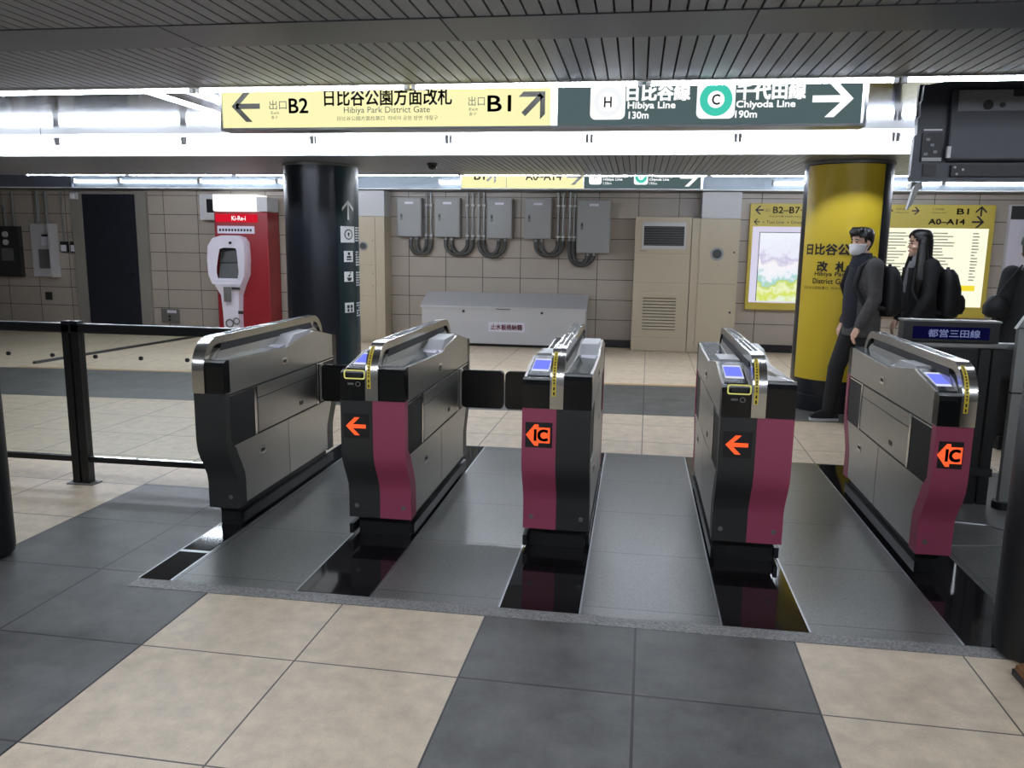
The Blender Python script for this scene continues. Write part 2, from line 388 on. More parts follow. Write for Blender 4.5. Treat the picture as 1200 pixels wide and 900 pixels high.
# ================================================================== HANGING SIGNS
M_['signyel'] = glow('lit yellow sign face', (255, 250, 188), 1.0)
M_['signgrey'] = glow('lit slate sign face', (84, 102, 104), .95)
M_['signwhite'] = glow('lit white lettering', (252, 255, 255), 1.15)
M_['signteal'] = glow('lit teal ring', (70, 205, 180), 1.0)
M_['signink'] = mat('dark sign lettering', (26, 25, 18), .8)
def hang_sign(y, x0, x1, z0, z1, xs, label):
    t = thing('hanging_sign', label, 'sign', ((x0+x1)/2, y, z0)); ox, oz = -(x0+x1)/2, -z0
    P = lambda d: (lambda u, v: (u+ox, -d, v+oz))
    mb = MB(); mb.box(x0+ox, x1+ox, .0, .12, 0, z1-z0); mb.build('sign_box', M_['white'], t)
    mb = MB(); mb.box(x0+ox, x1+ox, -.012, .12, -.014, 0); mb.box(x1+ox, x1+ox+.012, -.012, .12, -.014, z1-z0); mb.box(x0+ox-.012, x0+ox, -.012, .12, -.014, z1-z0)
    mb.build('frame', M_['alusat'], t)
    mb = MB()
    for x in (x0+ox+.3, x1+ox-.3): mb.box(x-.015, x+.015, .04, .07, z1-z0, ZR-z0)
    mb.build('hanger', M_['dullgrey'], t)
    return t, P, ox
# the large sign over the gates
t, P, ox = hang_sign(4.6, -2.43, 1.135, 2.25, 2.56, None, 'large lit hanging sign over the gates, yellow left half and slate right half')
shape([[(-2.43, 2.25), (-.505, 2.25), (-.505, 2.56), (-2.43, 2.56)]], M_['signyel'], t, P(.003), 'yellow_face')
shape([[(-.465, 2.25), (1.12, 2.25), (1.12, 2.56), (-.465, 2.56)]], M_['signgrey'], t, P(.003), 'slate_face')
i_, w_ = M_['signink'], M_['signwhite']
q = P(.005); r = P(.006)
def warrow(*a, m=i_, n='arrow', pl=None, par=None, **k): return shape(arrow_polys(*a, **k), m, par or t, pl or q, n)
warrow(-2.285, 2.372, .175, pi, wd=.17, head=.50)
words('出口', (-2.14, -2.035, 2.352, 2.403), i_, t, q); words('Exit', (-2.13, -2.08, 2.327, 2.342), i_, t, q); words('출구', (-2.13, -2.09, 2.30, 2.318), i_, t, q)
words('B2', (-2.02, -1.905, 2.332, 2.412), i_, t, q, bold=.015)
words('日比谷公園方面改札', (-1.805, -1.06, 2.368, 2.462), i_, t, q, bold=.012)
words('Hibiya Park District Gate', (-1.69, -1.185, 2.318, 2.362), i_, t, q)
words('日比谷公园方面检票口', (-1.73, -1.45, 2.287, 2.311), i_, t, q); words('히비야 공원 방면 개찰구', (-1.43, -1.14, 2.287, 2.311), i_, t, q)
words('出口', (-.965, -.872, 2.36, 2.41), i_, t, q); words('Exit', (-.96, -.91, 2.335, 2.35), i_, t, q); words('출구', (-.96, -.92, 2.308, 2.326), i_, t, q)
words('B1', (-.855, -.725, 2.33, 2.413), i_, t, q, bold=.015)
shape(arrow_polys(-.595, 2.372, .17, pi/4, wd=.17, head=.5), i_, t, q, 'arrow')
shape([rrect(-.287, -.098, 2.28, 2.47, .03)], w_, t, q, 'line_symbol_plate')
M_['signsilver'] = glow('lit silver ring', (242, 244, 246), 1.05)
shape(ring_polys(-.192, 2.372, .05, .078), M_['signsilver'], t, r, 'line_ring')
words('H', (-.212, -.172, 2.345, 2.398), i_, t, r, bold=.01)
words('日比谷線', (-.09, .242, 2.378, 2.456), w_, t, q, bold=.03)
words('Hibiya Line', (-.084, .168, 2.326, 2.37), w_, t, q, bold=.02); words('130m', (-.077, .028, 2.284, 2.32), w_, t, q, bold=.02)
shape([rrect(.28, .48, 2.28, 2.475, .03)], w_, t, q, 'line_symbol_plate')
shape(ring_polys(.38, 2.378, .044, .085), M_['signteal'], t, r, 'line_ring')
words('C', (.36, .4, 2.352, 2.404), i_, t, r, bold=.012)
words('千代田線', (.487, .835, 2.378, 2.456), w_, t, q, bold=.03)
words('Chiyoda Line', (.487, .787, 2.326, 2.37), w_, t, q, bold=.02); words('190m', (.484, .595, 2.284, 2.32), w_, t, q, bold=.02)
shape(arrow_polys(.975, 2.375, .205, 0, wd=.17, head=.45), w_, t, q, 'arrow')
# the far sign
t, P, ox = hang_sign(10.2, -2.222, .735, 2.297, 2.60, None, 'small far hanging sign above the wall cabinets, yellow left and slate right')
q = P(.005); r = P(.007)
shape([[(-2.222, 2.297), (-.69, 2.297), (-.69, 2.6), (-2.222, 2.6)]], M_['signyel'], t, P(.003), 'yellow_face')
shape([[(-.685, 2.297), (.72, 2.297), (.72, 2.6), (-.685, 2.6)]], M_['signgrey'], t, P(.003), 'slate_face')
words('B1', (-2.06, -1.93, 2.40, 2.495), i_, t, q, bold=.015); shape(arrow_polys(-1.84, 2.44, .16, pi/4), i_, t, q, 'arrow')
shape([[(-1.655, 2.30), (-1.648, 2.30), (-1.648, 2.6), (-1.655, 2.6)]], i_, t, q, 'divider')
words('A0–A14', (-1.41, -.965, 2.395, 2.49), i_, t, q, bold=.012); shape(arrow_polys(-.80, 2.44, .2, 0), i_, t, q, 'arrow')
shape([rrect(-.625, -.47, 2.345, 2.52, .03)], w_, t, q, 'line_symbol_plate'); words('H', (-.565, -.53, 2.41, 2.46), i_, t, r)
words('日比谷線', (-.45, -.16, 2.43, 2.51), w_, t, q, bold=.03); words('Hibiya Line', (-.45, -.22, 2.385, 2.42), w_, t, q, bold=.02); words('130m', (-.45, -.35, 2.345, 2.375), w_, t, q)
shape([rrect(-.08, .09, 2.345, 2.52, .03)], w_, t, q, 'line_symbol_plate'); shape(ring_polys(.005, 2.435, .036, .07), M_['signteal'], t, r, 'line_ring')
words('C', (-.01, .02, 2.415, 2.455), i_, t, r)
words('千代田線', (.105, .39, 2.43, 2.51), w_, t, q, bold=.03); words('Chiyoda Line', (.105, .34, 2.385, 2.42), w_, t, q, bold=.02); words('190m', (.105, .2, 2.345, 2.375), w_, t, q)
shape(arrow_polys(.58, 2.435, .22, 0), w_, t, q, 'arrow')

# ================================================================== TICKET GATES
GC = 4.76; HL = .82; HW = .172
PROF = [(-.67, .135), (.67, .135), (.67, .29), (.74, .45), (.76, .50), (.795, .80), (.775, .925), (.76, .945), (.43, 1.008), (.25, .985), (.12, .972), (0, .949), (-.45, .957), (-.795, .97), (-.795, .80), (-.76, .50), (-.74, .45), (-.67, .29)]
FRONT = [(-.718, .125), (-.718, .27), (-.726, .315), (-.752, .365), (-.785, .42), (-.810, .47), (-.82, .53), (-.82, .792)]
def make_gate(cx, halves, front, label, flaps=(), slot=False, sticker=True, icon=None, hw=.13):
    """halves: subset of 'LR'; front = {'L': material, 'R': material}; the machine looks the same turned by 180 degrees"""
    t = thing('ticket_gate', label, 'ticket gate', (cx, GC, 0), 0, 'row of ticket gates')
    xr = {'L': (-HW, 0.0), 'R': (0.0, HW)}
    single = len(halves) == 1
    if single:
        xr['R' if 'R' in halves else 'L'] = (-.036, hw) if 'R' in halves else (-hw, .036)
    lo = min(xr[h][0] for h in halves); hi = max(xr[h][1] for h in halves)
    MB().box(lo+.025, hi-.025, -.64, .64, 0.004, .14).build('plinth', M_['matblack'], t)
    mb = MB()
    if 'R' in halves: mb.box(hi-.02, hi+.002, -.66, .72, .03, .085)
    if 'L' in halves: mb.box(lo-.002, lo+.02, -.72, .66, .03, .085)
    mb.build('kick_rail', M_['rail'], t)
    for h in halves:
        s = 1 if h == 'R' else -1          # R: profile as is; L: mirrored along the machine
        a, b = xr[h]
        pr = [(s*y, z) for y, z in PROF]
        inner = [(y*.985, z if z < .5 else z-.004) for y, z in pr]
        MB().prism(inner, 'X', a+(.004 if h == 'L' else 0), b-(.004 if h == 'R' else 0)).build('core', M_['core'], t)
        # steel skin: top shell plus side plates separated by dark seams
        xo0, xo1 = (b-.02, b) if h == 'R' else (a, a+.02)
        top = [(s*y, z) for y, z in [(-.79, .785), (.43, .785), (.79, .785), (.795, .80), (.775, .925), (.76, .945), (.43, 1.008), (.25, .985), (.12, .972), (0, .949), (-.45, .957), (-.79, .97)]]
        mb = MB(); mb.prism(top, 'X', a, b); mb.build('top_shell', M_['steel'], t)
        mb = MB()
        for p in ([(-.43, .705), (.44, .705), (.44, .772), (-.43, .772)], [(-.43, .50), (.44, .50), (.44, .699), (-.43, .699)]):
            mb.prism([(s*y, z) for y, z in p], 'X', xo0, xo1)
        mb.build('middle_panel', M_['steel'], t)
        mb = MB()
        for p in ([(-.68, .135), (-.03, .135), (-.03, .488), (-.755, .488), (-.735, .43), (-.68, .30)], [(-.022, .135), (.68, .135), (.68, .30), (.735, .43), (.755, .488), (-.022, .488)]):
            mb.prism([(s*y, z) for y, z in p], 'X', xo0, xo1)
        mb.build('lower_panel', M_['steel'], t)
        xs = xo1+.001 if h == 'R' else xo0-.001
        for y0, y1 in ((-.775, -.475), (.475, .775)):
            x0, x1 = (xo0+.006, xo1-.006) if h == 'R' else (xo0+.006, xo1-.006)
            wn = MB().box(x0, x1, y0, y1, .497, .775).build('sensor_window', M_['smoke'], t)
            mb = MB(); e = y1 if y0 < 0 else y0
            mb.box(xo0, xo1, min(e, e+(.03 if y0 < 0 else -.03)), max(e, e+(.03 if y0 < 0 else -.03)), .495, .778)
            mb.box(xo0+.002, xo1, y0, y1, .768, .775)
            mb.build('window_frame', M_['chrome'], wn)
        for yy, zz, n in ((-.06, .865, 'latch'), (-.40, .385, 'lower_latch')):
            f = MB(); x0, x1 = (xs-.002, xs+.003) if h == 'R' else (xs-.003, xs+.002)
            f.box(x0, x1, s*yy-.035, s*yy+.035, zz-.022, zz+.022, bev=.001); lt = f.build(n, M_['chrome'], t)
            x0, x1 = (xs, xs+.0045) if h == 'R' else (xs-.0045, xs)
            MB().box(x0, x1, s*yy-.022, s*yy+.022, zz-.006, zz+.012).build('latch_slot', M_['core'], lt)
        x0, x1 = (xs-.002, xs+.002) if h == 'R' else (xs-.002, xs+.002)
        MB().box(x0, x1, s*.18-.025, s*.18+.025, .545, .57).build('rating_plate', M_['cover'], t)
        # recessed tray and reader housing on the top
        u0, u1 = (a+.045, b-.012) if h == 'R' else (a+.012, b-.045)
        mb = MB(); P1 = [(s*-.78, .9725), (s*-.45, .9595), (s*0, .9515), (s*.02, .9555)]
        mb.bm.faces.new([mb.bm.verts.new((u0, y, z)) for y, z in P1]+[mb.bm.verts.new((u1, y, z)) for y, z in P1[::-1]])
        mb.build('tray', M_['tray'], t)
        mb = MB()
        mb.prism([(s*.03, .955), (s*.13, 1.012), (s*.40, 1.018), (s*.40, .98), (s*.2, .96)], 'X', u0+.01, u1-.002)
        mb.build('reader_housing', M_['lightgrey'], t)
        MB().prism([(s*-.10, .952), (s*-.02, .963), (s*0.0, .963), (s*0.0, .952)], 'X', u0+.02, u1-.01).build('card_outlet', M_['boothwhite'], t)
        # lit touch reader on the slope at the end: right half at the far end, left half at the near end
        def S(u, d): return (u, s*(.43+.33*d), 1.008-.063*d)
        def slab(name, x0, x1, d0, d1, lift, m, par):
            mb = MB(); up = (0, s*.187*lift, .98*lift)
            A = [S(x0, d0), S(x1, d0), S(x1, d1), S(x0, d1)]; B = [tuple(p[i]+up[i] for i in range(3)) for p in A]
            mb.loft([A, B]); return mb.build(name, m, par)
        rd = slab('touch_reader', u0+.002, u1, .06, .99, .006, M_['black'], t)
        slab('reader_border', u0+.012, u1-.012, .22, .80, .0075, M_['screenw'], rd)
        slab('reader_screen', u0+.016, u1-.016, .30, .72, .009, M_['screen'], rd)
        # curved end covers: near end and far end
        for end in (-1, 1):
            key = h if end == -1 else ('L' if h == 'R' else 'R')
            m = front.get(key) or front[h]
            P_ = [(-end*y, z) for y, z in FRONT]; Q_ = [(y-end*(.055 if z > .49 else .10), z) for y, z in P_]
            x0, x1 = (a, b+.0015) if h == 'R' else (a-.0015, b)
            MB().band(P_, Q_, 'X', x0, x1).build('end_cover', m, t, True)
            ztop = .968 if (s*end) < 0 else .944
            yb = end*.82
            poly = [(yb, .794), (yb, ztop-.03), (yb-end*.012, ztop-.008), (yb-end*.03, ztop+.002), (yb-end*.07, ztop+.002), (yb-end*.07, .794)]
            MB().prism(poly, 'X', x0, x1).build('end_band', M_['black'], t)
            mb = MB(); mb.tube([((a+b)/2+(.045 if h == 'R' else -.045), end*.712, .19), ((a+b)/2+(.045 if h == 'R' else -.045), end*.7215, .19)], .012, 12)
            mb.build('key_lock', M_['dullgrey'], t)
    # arch-shaped grab rail along the middle, closed below with a dark slot
    def path(off, n=8):
        L = [(-.832+off, .795), (-.832+off, .915)]; R = .17-off
        for k in range(n+1):
            aa = pi-(pi/2-.10)*k/n; L.append((-.662+R*cos(aa), .918+R*sin(aa)))
        return L+[(-y, z) for y, z in L[::-1]]
    ar = MB().band(path(0), path(.042), 'X', -.034, .034).build('grab_rail', M_['chrome'], t, True)
    fillp = [(-.785, .90), (-.76, .96), (-.70, 1.0), (-.63, 1.02)]
    MB().prism(fillp+[(-y, z) for y, z in fillp[::-1]], 'X', -.030, .030).build('rail_web', M_['steel'], ar)
    MB().prism([(-.66, .985), (.66, .985), (.62, 1.052), (-.62, 1.052)], 'X', -.0315, .0315).build('rail_slot', M_['core'], ar)
    MB().prism([(-.72, .945), (.72, .945), (.66, 1.003), (-.66, 1.003)], 'X', -.033, .033).build('rail_sill', M_['steel'], ar)
    for y0, y1 in ((-.55, -.05), (.05, .55)):
        mb = MB(); mb.box(-.021, -.005, y0, y1, 1.083, 1.0885); mb.box(.005, .021, y0, y1, 1.083, 1.0885); mb.build('grip_strip', M_['core'], ar)
    if sticker:
        for end in (-1, 1):
            pp = [(-end*y if end == 1 else y, z) for y, z in path(-.0012)[1:9]]
            pp = [(pp[0][0], .86)]+pp
            x0, x1 = (-.024, -.004) if end == -1 else (.004, .024)
            mb = MB()
            for A, B in zip(pp, pp[1:]): mb.face([(x0, *A), (x1, *A), (x1, *B), (x0, *B)])
            cl = mb.build('caution_label', M_['yellow'], ar)
            mb = MB(); pq = [(y+end*.0012, z+.0006) for y, z in pp]
            for A, B in zip(pq, pq[1:]):
                for f in (.1, .55):
                    C = tuple(A[i]+(B[i]-A[i])*f for i in range(2)); D = tuple(A[i]+(B[i]-A[i])*(f+.3) for i in range(2))
                    mb.face([(x0+.006, *C), (x1-.006, *C), (x1-.006, *D), (x0+.006, *D)])
            mb.build('label_print', M_['ink'], cl)
    # front indicator and slot
    so_ = (.172-hw) if single else 0.
    yf = -.8225
    pl = lambda u, v: (u, yf-.0035, v)
    if icon:
        ic = MB().box(-.155+so_, -.018+so_*.4, yf, yf+.004, .592, .722).build('indicator', M_['matblack'], t)
        cx_, cz_ = -.087+so_*.7, .657
        if icon == 'arrow':
            shape(arrow_polys(cx_-.003, cz_, .108, pi, wd=.19, head=.44), M_['orange'], ic, pl, 'lit_arrow')
        else:
            o = [(-.152, .657), (-.108, .712), (-.088, .712), (-.088, .697), (-.030, .697), (-.030, .617), (-.088, .617), (-.088, .602), (-.108, .602)]
            o = [(u*(1-so_*2)+so_*.5, v) for u, v in o]; shape([o], M_['orange'], ic, pl, 'lit_arrow')
            words('IC', (-.108+so_*.7, -.042+so_*.6, .629, .685), M_['matblack'], ic, lambda u, v: (u, yf-.0048, v), bold=.038)
    if slot:
        pl2 = lambda u, v: (u, yf-.002, v)
        o = rrect(-.150, -.036, .905, .955, .012); i2 = rrect(-.143, -.043, .912, .948, .008)
        n = len(o); so = shape([[o[k], o[(k+1) % n], i2[(k+1) % n], i2[k]] for k in range(n)], M_['slotrim'], t, pl2, 'ticket_slot')
        MB().box(-.13, -.055, yf-.001, yf+.002, .918, .940).build('slot_mouth', M_['core'], so)
        shape(ring_polys(-.075, .880, .009, .014), M_['dullgrey'], t, pl2, 'ticket_mark')
        shape([[(-.13, .875), (-.098, .875), (-.098, .886), (-.13, .886)]], M_['dullgrey'], t, pl2, 'ticket_mark')
    for side in flaps:
        s = 1 if side == 'R' else -1; x0 = s*(hw if single else HW)
        poly = rrect(min(x0+s*.012, x0+s*.302), max(x0+s*.012, x0+s*.302), .508, .765, .03)
        fl = MB().prism(poly, 'Y', .50, .54).build('flap', M_['black'], t)
        MB().box(min(x0, x0+s*.014), max(x0, x0+s*.014), .495, .545, .508, .768).build('flap_hinge', M_['steel'], fl)
    return t
C_, G_ = M_['cover'], M_['magenta']
make_gate(-2.286, 'R', {'R': C_}, 'narrow steel and charcoal ticket gate at the left end, beside the railing, without any arrow', flaps=('R',), sticker=False, hw=.136)
make_gate(-1.327, 'LR', {'L': C_, 'R': G_}, 'ticket gate with an orange arrow and both dark flaps closed, second from the left', flaps=('L', 'R'), slot=True, icon='arrow')
make_gate(-.370, 'LR', {'L': G_, 'R': C_}, 'middle ticket gate with an orange IC sign on a magenta left half', flaps=('L',), icon='ic')
make_gate(.603, 'LR', {'L': C_, 'R': G_}, 'ticket gate with an orange arrow in front of the yellow column, flaps open', slot=True, icon='arrow')
make_gate(1.541, 'L', {'L': G_, 'R': G_}, 'narrow magenta-fronted ticket gate with an IC sign at the right end', icon='ic', hw=.126)

# ================================================================== RAILINGS
t = thing('railing', 'dark railing with clear panels and a post, left of the ticket gates', 'railing', (-3.575, 4.68, 0))
mb = MB(); mb.box(-8.4, 1.205, -.03, .03, 1.005, 1.065, bev=.008); mb.build('top_rail', M_['rail'], t)
mb = MB(); mb.box(-8.4, 1.205, -.017, .017, .150, .185); mb.build('bottom_rail', M_['rail'], t)
for x in (0, -3.1, -6.2):
    p = MB(); p.box(x-.058, x-.008, -.03, .03, 0.004, 1.08); p.box(x+.008, x+.058, -.03, .03, .004, 1.08); po = p.build('post', M_['rail'], t)
    p = MB(); p.box(x-.095, x+.095, -.05, .05, .0, .008)
    for s in (-1, 1): p.tube([(x+s*.08, 0, .008), (x+s*.08, 0, .016)], .009, 6)
    p.build('foot_plate', M_['dullgrey'], po)
for a, b in ((.058, 1.19), (-3.04, -.058), (-6.14, -3.16)):
    gp = MB().box(a, b, -.004, .004, .187, 1.004).build('clear_panel', M_['glass'], t)
    n = max(1, int((b-a)/.32)); 
    for k in range(n):
        x = {1.19: .148}.get(b, None); x = (.148+.319*k) if x else (b-.10-.319*k)
        mb = MB(); mb.tube([(x, -.006, .853), (x, .006, .853)], .0135, 12); mb.build('dot_marker', M_['matblack'], gp)
o = MB(); o.tube([(0, 0, .0), (0, 0, .02), (0, 0, .05), (0, 0, 1.13), (0, 0, 1.16), (0, 0, 1.17)], [.10, .125, .13, .125, .11, .06], 24)
o = o.build('end_post', M_['matblack'], None, True, (-3.215, 3.45, .002)); tag(o, 'thick black post cut by the left edge of the view, in front of the railing', 'post')
o = MB(); o.tube([(0, 0, .0), (0, 0, .02), (0, 0, .05), (0, 0, 1.13), (0, 0, 1.16), (0, 0, 1.17)], [.12, .15, .155, .15, .13, .08], 24)
o = o.build('end_post', M_['matblack'], None, True, (1.64, 3.30, .004)); tag(o, 'thick black post at the right edge, nearest the viewer', 'post')
# right hand barrier with a rail, dark panels and a pole
t = thing('barrier', 'dark panelled barrier with a bright top rail behind the right end gate', 'barrier', (2.0, 5.4, 0))
MB().box(-.30, .185, -.02, .03, .05, 1.0).build('panel', M_['matblack'], t)
MB().box(-.30, 1.9, -.035, .035, 1.005, 1.04, bev=.006).build('top_rail', M_['alusat'], t)
MB().box(.42, 1.9, -.02, .03, .05, 1.0).build('panel', M_['matblack'], t)
for x in (.16, .235): MB().box(x-.03, x+.03, -.045, .045, 0.004, 1.0).build('post', M_['matblack'], t)
MB().box(.118, .128, -.05, -.042, .05, .62).build('edge_trim', M_['chrome'], t)
MB().box(.08, .26, -.09, -.045, .20, .25).build('clamp', M_['rubber'], t)
o = thing('upright_pole', 'slim grey upright pole right of the blue line display', 'pole', (2.34, 5.31, 0))
MB().box(-.032, .032, -.02, .02, .004, 1.15).build('shaft', M_['pipe'], o)
MB().prism([(-.045, 1.14), (.045, 1.14), (.0, 1.22)], 'Y', -.02, .02).build('cap', M_['pipe'], o)
MB().tube([(0, 0, .0), (0, 0, .05)], .06, 14).build('foot', M_['matblack'], o)
MB().box(-.034, .034, -.022, .022, .74, .75).build('joint', M_['core'], o)
# line display on the barrier
t = thing('line_display', 'low dark display with blue lit line name on the barrier behind the right gate', 'display', (1.94, 5.38, 1.04))
MB().box(-.28, .28, -.05, .06, 0, .135, bev=.006).build('housing', M_['matblack'], t)
M_['dispblue'] = glow('blue display face', (24, 26, 84), .3)
MB().box(-.225, .22, -.0535, -.05, .022, .098).build('screen', M_['dispblue'], t)
MB().box(-.285, .285, -.054, .062, .128, .138).build('top_trim', M_['dullgrey'], t)
words('都営三田線', (-.135, .165, .034, .082), glow('display lettering', (150, 160, 215), .5), t, lambda u, v: (u, -.0548, v), bold=.01)
MB().box(-.26, .26, -.04, .05, -.0, .004).build('foot', M_['matblack'], t)

# ================================================================== COLUMNS
def on_col(R, base):
    return lambda u, v: (R*cos(base+u), R*sin(base+u), v)
def wrap_words(s, u0, u1, v0, v1, m, par, R, base, bold=0., name='lettering'):
    return words(s, (u0, u1, v0, v1), m, par, on_col(R, base), name, bold, 1/R)
def patch(R, base, u0, u1, v0, v1, m, par, name, n=16, z=.0):
    mb = MB()
    for k in range(n):
        a, b = u0+(u1-u0)*k/n, u0+(u1-u0)*(k+1)/n
        mb.face([(R*cos(base+a), R*sin(base+a), v0), (R*cos(base+b), R*sin(base+b), v0), (R*cos(base+b), R*sin(base+b), v1), (R*cos(base+a), R*sin(base+a), v1)])
    return mb.build(name, m, par, 'all')
def column(cx, cy, R, name, label, skin):
    t = thing(name, label, 'column', (cx, cy, 0))
    lathe('shaft', skin, t, (0, 0, 0), [(R+.015, .004), (R+.015, .16), (R, .165), (R, ZC-.02), (R, ZC-.002)], 64)
    lathe('collar', M_['dullgrey'], t, (0, 0, ZC-.03), [(R+.012, 0), (R+.012, .028)], 64)
    return t, math.atan2(-cy, -cx)
t, d0 = column(2.03, 8.6, .41, 'yellow_column', 'round column wrapped in yellow gate name panel, behind the right gates', M_['coldark'])
patch(.416, d0, RAD(-60), RAD(50), .32, 2.40, M_['colyellow'], t, 'yellow_panel', 40)
R2 = .4225
wrap_words('日比谷公園', RAD(-50), RAD(24), 1.548, 1.652, M_['ink'], t, R2, d0, .02)
wrap_words('改', RAD(-31), RAD(-17), 1.39, 1.485, M_['ink'], t, R2, d0, .02); wrap_words('札', RAD(-7), RAD(7), 1.39, 1.485, M_['ink'], t, R2, d0, .02)
wrap_words('Hibiya Park', RAD(-34), RAD(10), 1.335, 1.385, M_['ink'], t, R2, d0, .01); wrap_words('District Gate', RAD(-36), RAD(12), 1.272, 1.322, M_['ink'], t, R2, d0, .01)
wrap_words('日比谷公园检票口  히비야 공원 개찰구', RAD(-50), RAD(26), 1.215, 1.245, M_['ink'], t, R2, d0)
t, d0 = column(-3.50, 8.75, .40, 'dark_column', 'round dark navy column with white pictogram strip, behind the left gates', M_['coldark'])
patch(.405, d0, RAD(24), RAD(100), .17, 2.40, M_['colteal'], t, 'sign_panel', 24)
R2 = .411
pl = on_col(R2, d0)
shape([[(RAD(43)+u/R2, v) for u, v in p] for p in arrow_polys(0, 1.95, .21, pi/2, wd=.13, head=.40)], M_['wink'], t, pl, 'arrow')
for k, (z0, z1) in enumerate(((1.60, 1.775), (1.39, 1.51), (1.175, 1.285), (.835, .945))):
    u0, u1 = RAD(28 if k == 0 else 33), RAD(57 if k == 0 else 52)
    pc = patch(R2, d0, u0, u1, z0, z1, M_['wink'], t, 'pictogram', 8)
    pr = on_col(R2+.005, d0); um = (u0+u1)/2; zm = (z0+z1)/2
    if k == 0:
        shape([[(um+x*2.6, zm+y) for x, y in p] for p in ring_polys(0, 0, .045, .056, 20)]+[[(um-.03, zm+.02), (um+.03, zm+.02), (um+.03, zm), (um, zm-.03), (um-.03, zm)]], M_['ink'], pc, pr, 'pictogram_mark')
    elif k == 1:
        shape([[(um-.09, zm-.04), (um+.09, zm-.04), (um+.09, zm-.025), (um-.09, zm-.025)], [(um-.08, zm-.015), (um+.08, zm-.015), (um+.08, zm+.005), (um-.08, zm+.005)], [(um-.04, zm+.015), (um+.04, zm+.015), (um+.04, zm+.045), (um-.04, zm+.045)]], M_['ink'], pc, pr, 'pictogram_mark')
    elif k == 2:
        shape([[(um-.09, zm-.01), (um+.09, zm-.01), (um+.05, zm-.045), (um-.05, zm-.045)], [(um-.03, zm-.005), (um+.05, zm+.015), (um+.03, zm+.03), (um-.05, zm+.01)], [(um+.02, zm+.035), (um+.06, zm+.035), (um+.06, zm+.05), (um+.02, zm+.05)]], M_['ink'], pc, pr, 'pictogram_mark')
    else:
        shape([rrect(um-.10, um-.02, zm-.005, zm+.03, .01), rrect(um+.02, um+.10, zm-.005, zm+.03, .01), [(um-.09, zm-.045), (um-.03, zm-.045), (um-.03, zm-.012), (um-.09, zm-.012)], [(um+.03, zm-.045), (um+.09, zm-.045), (um+.09, zm-.012), (um+.03, zm-.012)]], M_['ink'], pc, pr, 'pictogram_mark')
    mb = MB()
    for j in range(6):
        zz = z1-.012-j*.028
        for a, b in ((60, 66), (67, 72), (73, 79)):
            if random.random() < .85: mb.face([pl(RAD(a), zz-.009), pl(RAD(b-.8), zz-.009), pl(RAD(b-.8), zz+.007), pl(RAD(a), zz+.007)])
    mb.build('caption', M_['wink'], t)

# ================================================================== BACK WALL FITTINGS
t = thing('service_door', 'dark navy door in a grey frame at the left of the back wall', 'door', (-9.02, 12.98, 0))
MB().box(-.50, .50, -.03, .02, .005, 2.36).build('door_leaf', M_['doordark'], t)
MB().box(-.70, -.505, -.05, .02, .005, 2.40).build('frame_post', M_['frame'], t)
MB().box(.505, .70, -.05, .02, .005, 2.40).build('frame_post', M_['frame'], t)
MB().box(-.505, .505, -.05, .02, 2.362, 2.40).build('frame_head', M_['frame'], t)
MB().tube([(.40, -.05, 1.02), (.40, -.09, 1.02), (.30, -.09, 1.02)], .012, 8).build('door_handle', M_['matblack'], t)
# left end equipment
def conduit(x, z0, z1, y=12.96, r=.022, top=None):
    return [(x, y, z0), (x, y, z1)]
t = thing('meter_panel', 'dark meter panel with two white dials at the left edge of the back wall', 'panel', (-10.98, 12.99, .92))
MB().box(-.30, .22, -.10, 0, 0, .88).build('back_box', M_['cover'], t)
for z in (.60, .74): MB().tube([(-.02, -.10, z), (-.02, -.13, z)], .05, 14).build('dial', M_['lightgrey'], t)
MB().box(-.12, .10, -.115, -.10, .28, .5).build('terminal_cover', M_['dullgrey'], t)
mb = MB(); mb.tube([(.12, -.05, .88), (.12, -.05, 1.46)], .02, 8); mb.tube([(-.05, -.05, .88), (-.05, -.05, 1.20), (-.12, -.05, 1.28), (-.28, -.05, 1.28)], .02, 8); mb.build('conduit', M_['pipe'], t)
t = thing('open_switch_box', 'light grey open switch box with conduits, left of the dark door', 'switch box', (-10.32, 12.99, .93))
MB().box(-.25, .25, -.026, 0, .01, .91).build('back_plate', M_['lightgrey'], t)
MB().prism([(-.25, 0), (.26, 0), (.26, -.20), (.22, -.20), (.22, -.03), (-.25, -.03)], 'Z', 0.0, .92).build('casing', M_['lightgrey'], t)
MB().box(-.02, .12, -.07, -.03, .55, .70).build('breaker', M_['boothwhite'], t); MB().box(.0, .10, -.08, -.03, .70, .74).build('terminal', M_['matblack'], t)
MB().box(-.10, .12, -.06, -.03, .15, .48).build('terminal_strip', M_['dullgrey'], t)
mb = MB(); mb.tube([(-.05, -.06, .92), (-.05, -.06, 1.48)], .028, 8); mb.tube([(.12, -.06, .92), (.12, -.06, 1.48)], .028, 8); mb.build('conduit', M_['pipe'], t)
for k, x in enumerate((-9.93, -9.74)):
    t = thing('wall_outlet', '%s of two small white outlets under thin conduits beside the dark door' % ('left' if k == 0 else 'right'), 'outlet', (x, 12.99, 1.36), 0, 'outlets beside the dark door')
    MB().box(-.07, .07, -.05, 0, 0, .19, bev=.008).build('outlet_box', M_['matblack'], t); MB().box(-.05, .05, -.056, -.05, .02, .13).build('outlet_face', M_['boothwhite'], t)
    MB().tube([(0, -.025, .19), (0, -.025, 1.05)], .016, 8).build('conduit', M_['pipe'], t)
t = thing('small_fixture', 'small white bracket fixture at the top left corner of the dark door', 'fixture', (-9.62, 12.914, 2.27))
MB().box(-.06, .06, -.05, .01, 0, .11).build('body', M_['lightgrey'], t); MB().box(-.03, .03, -.09, -.05, .01, .08).build('clip', M_['white'], t)
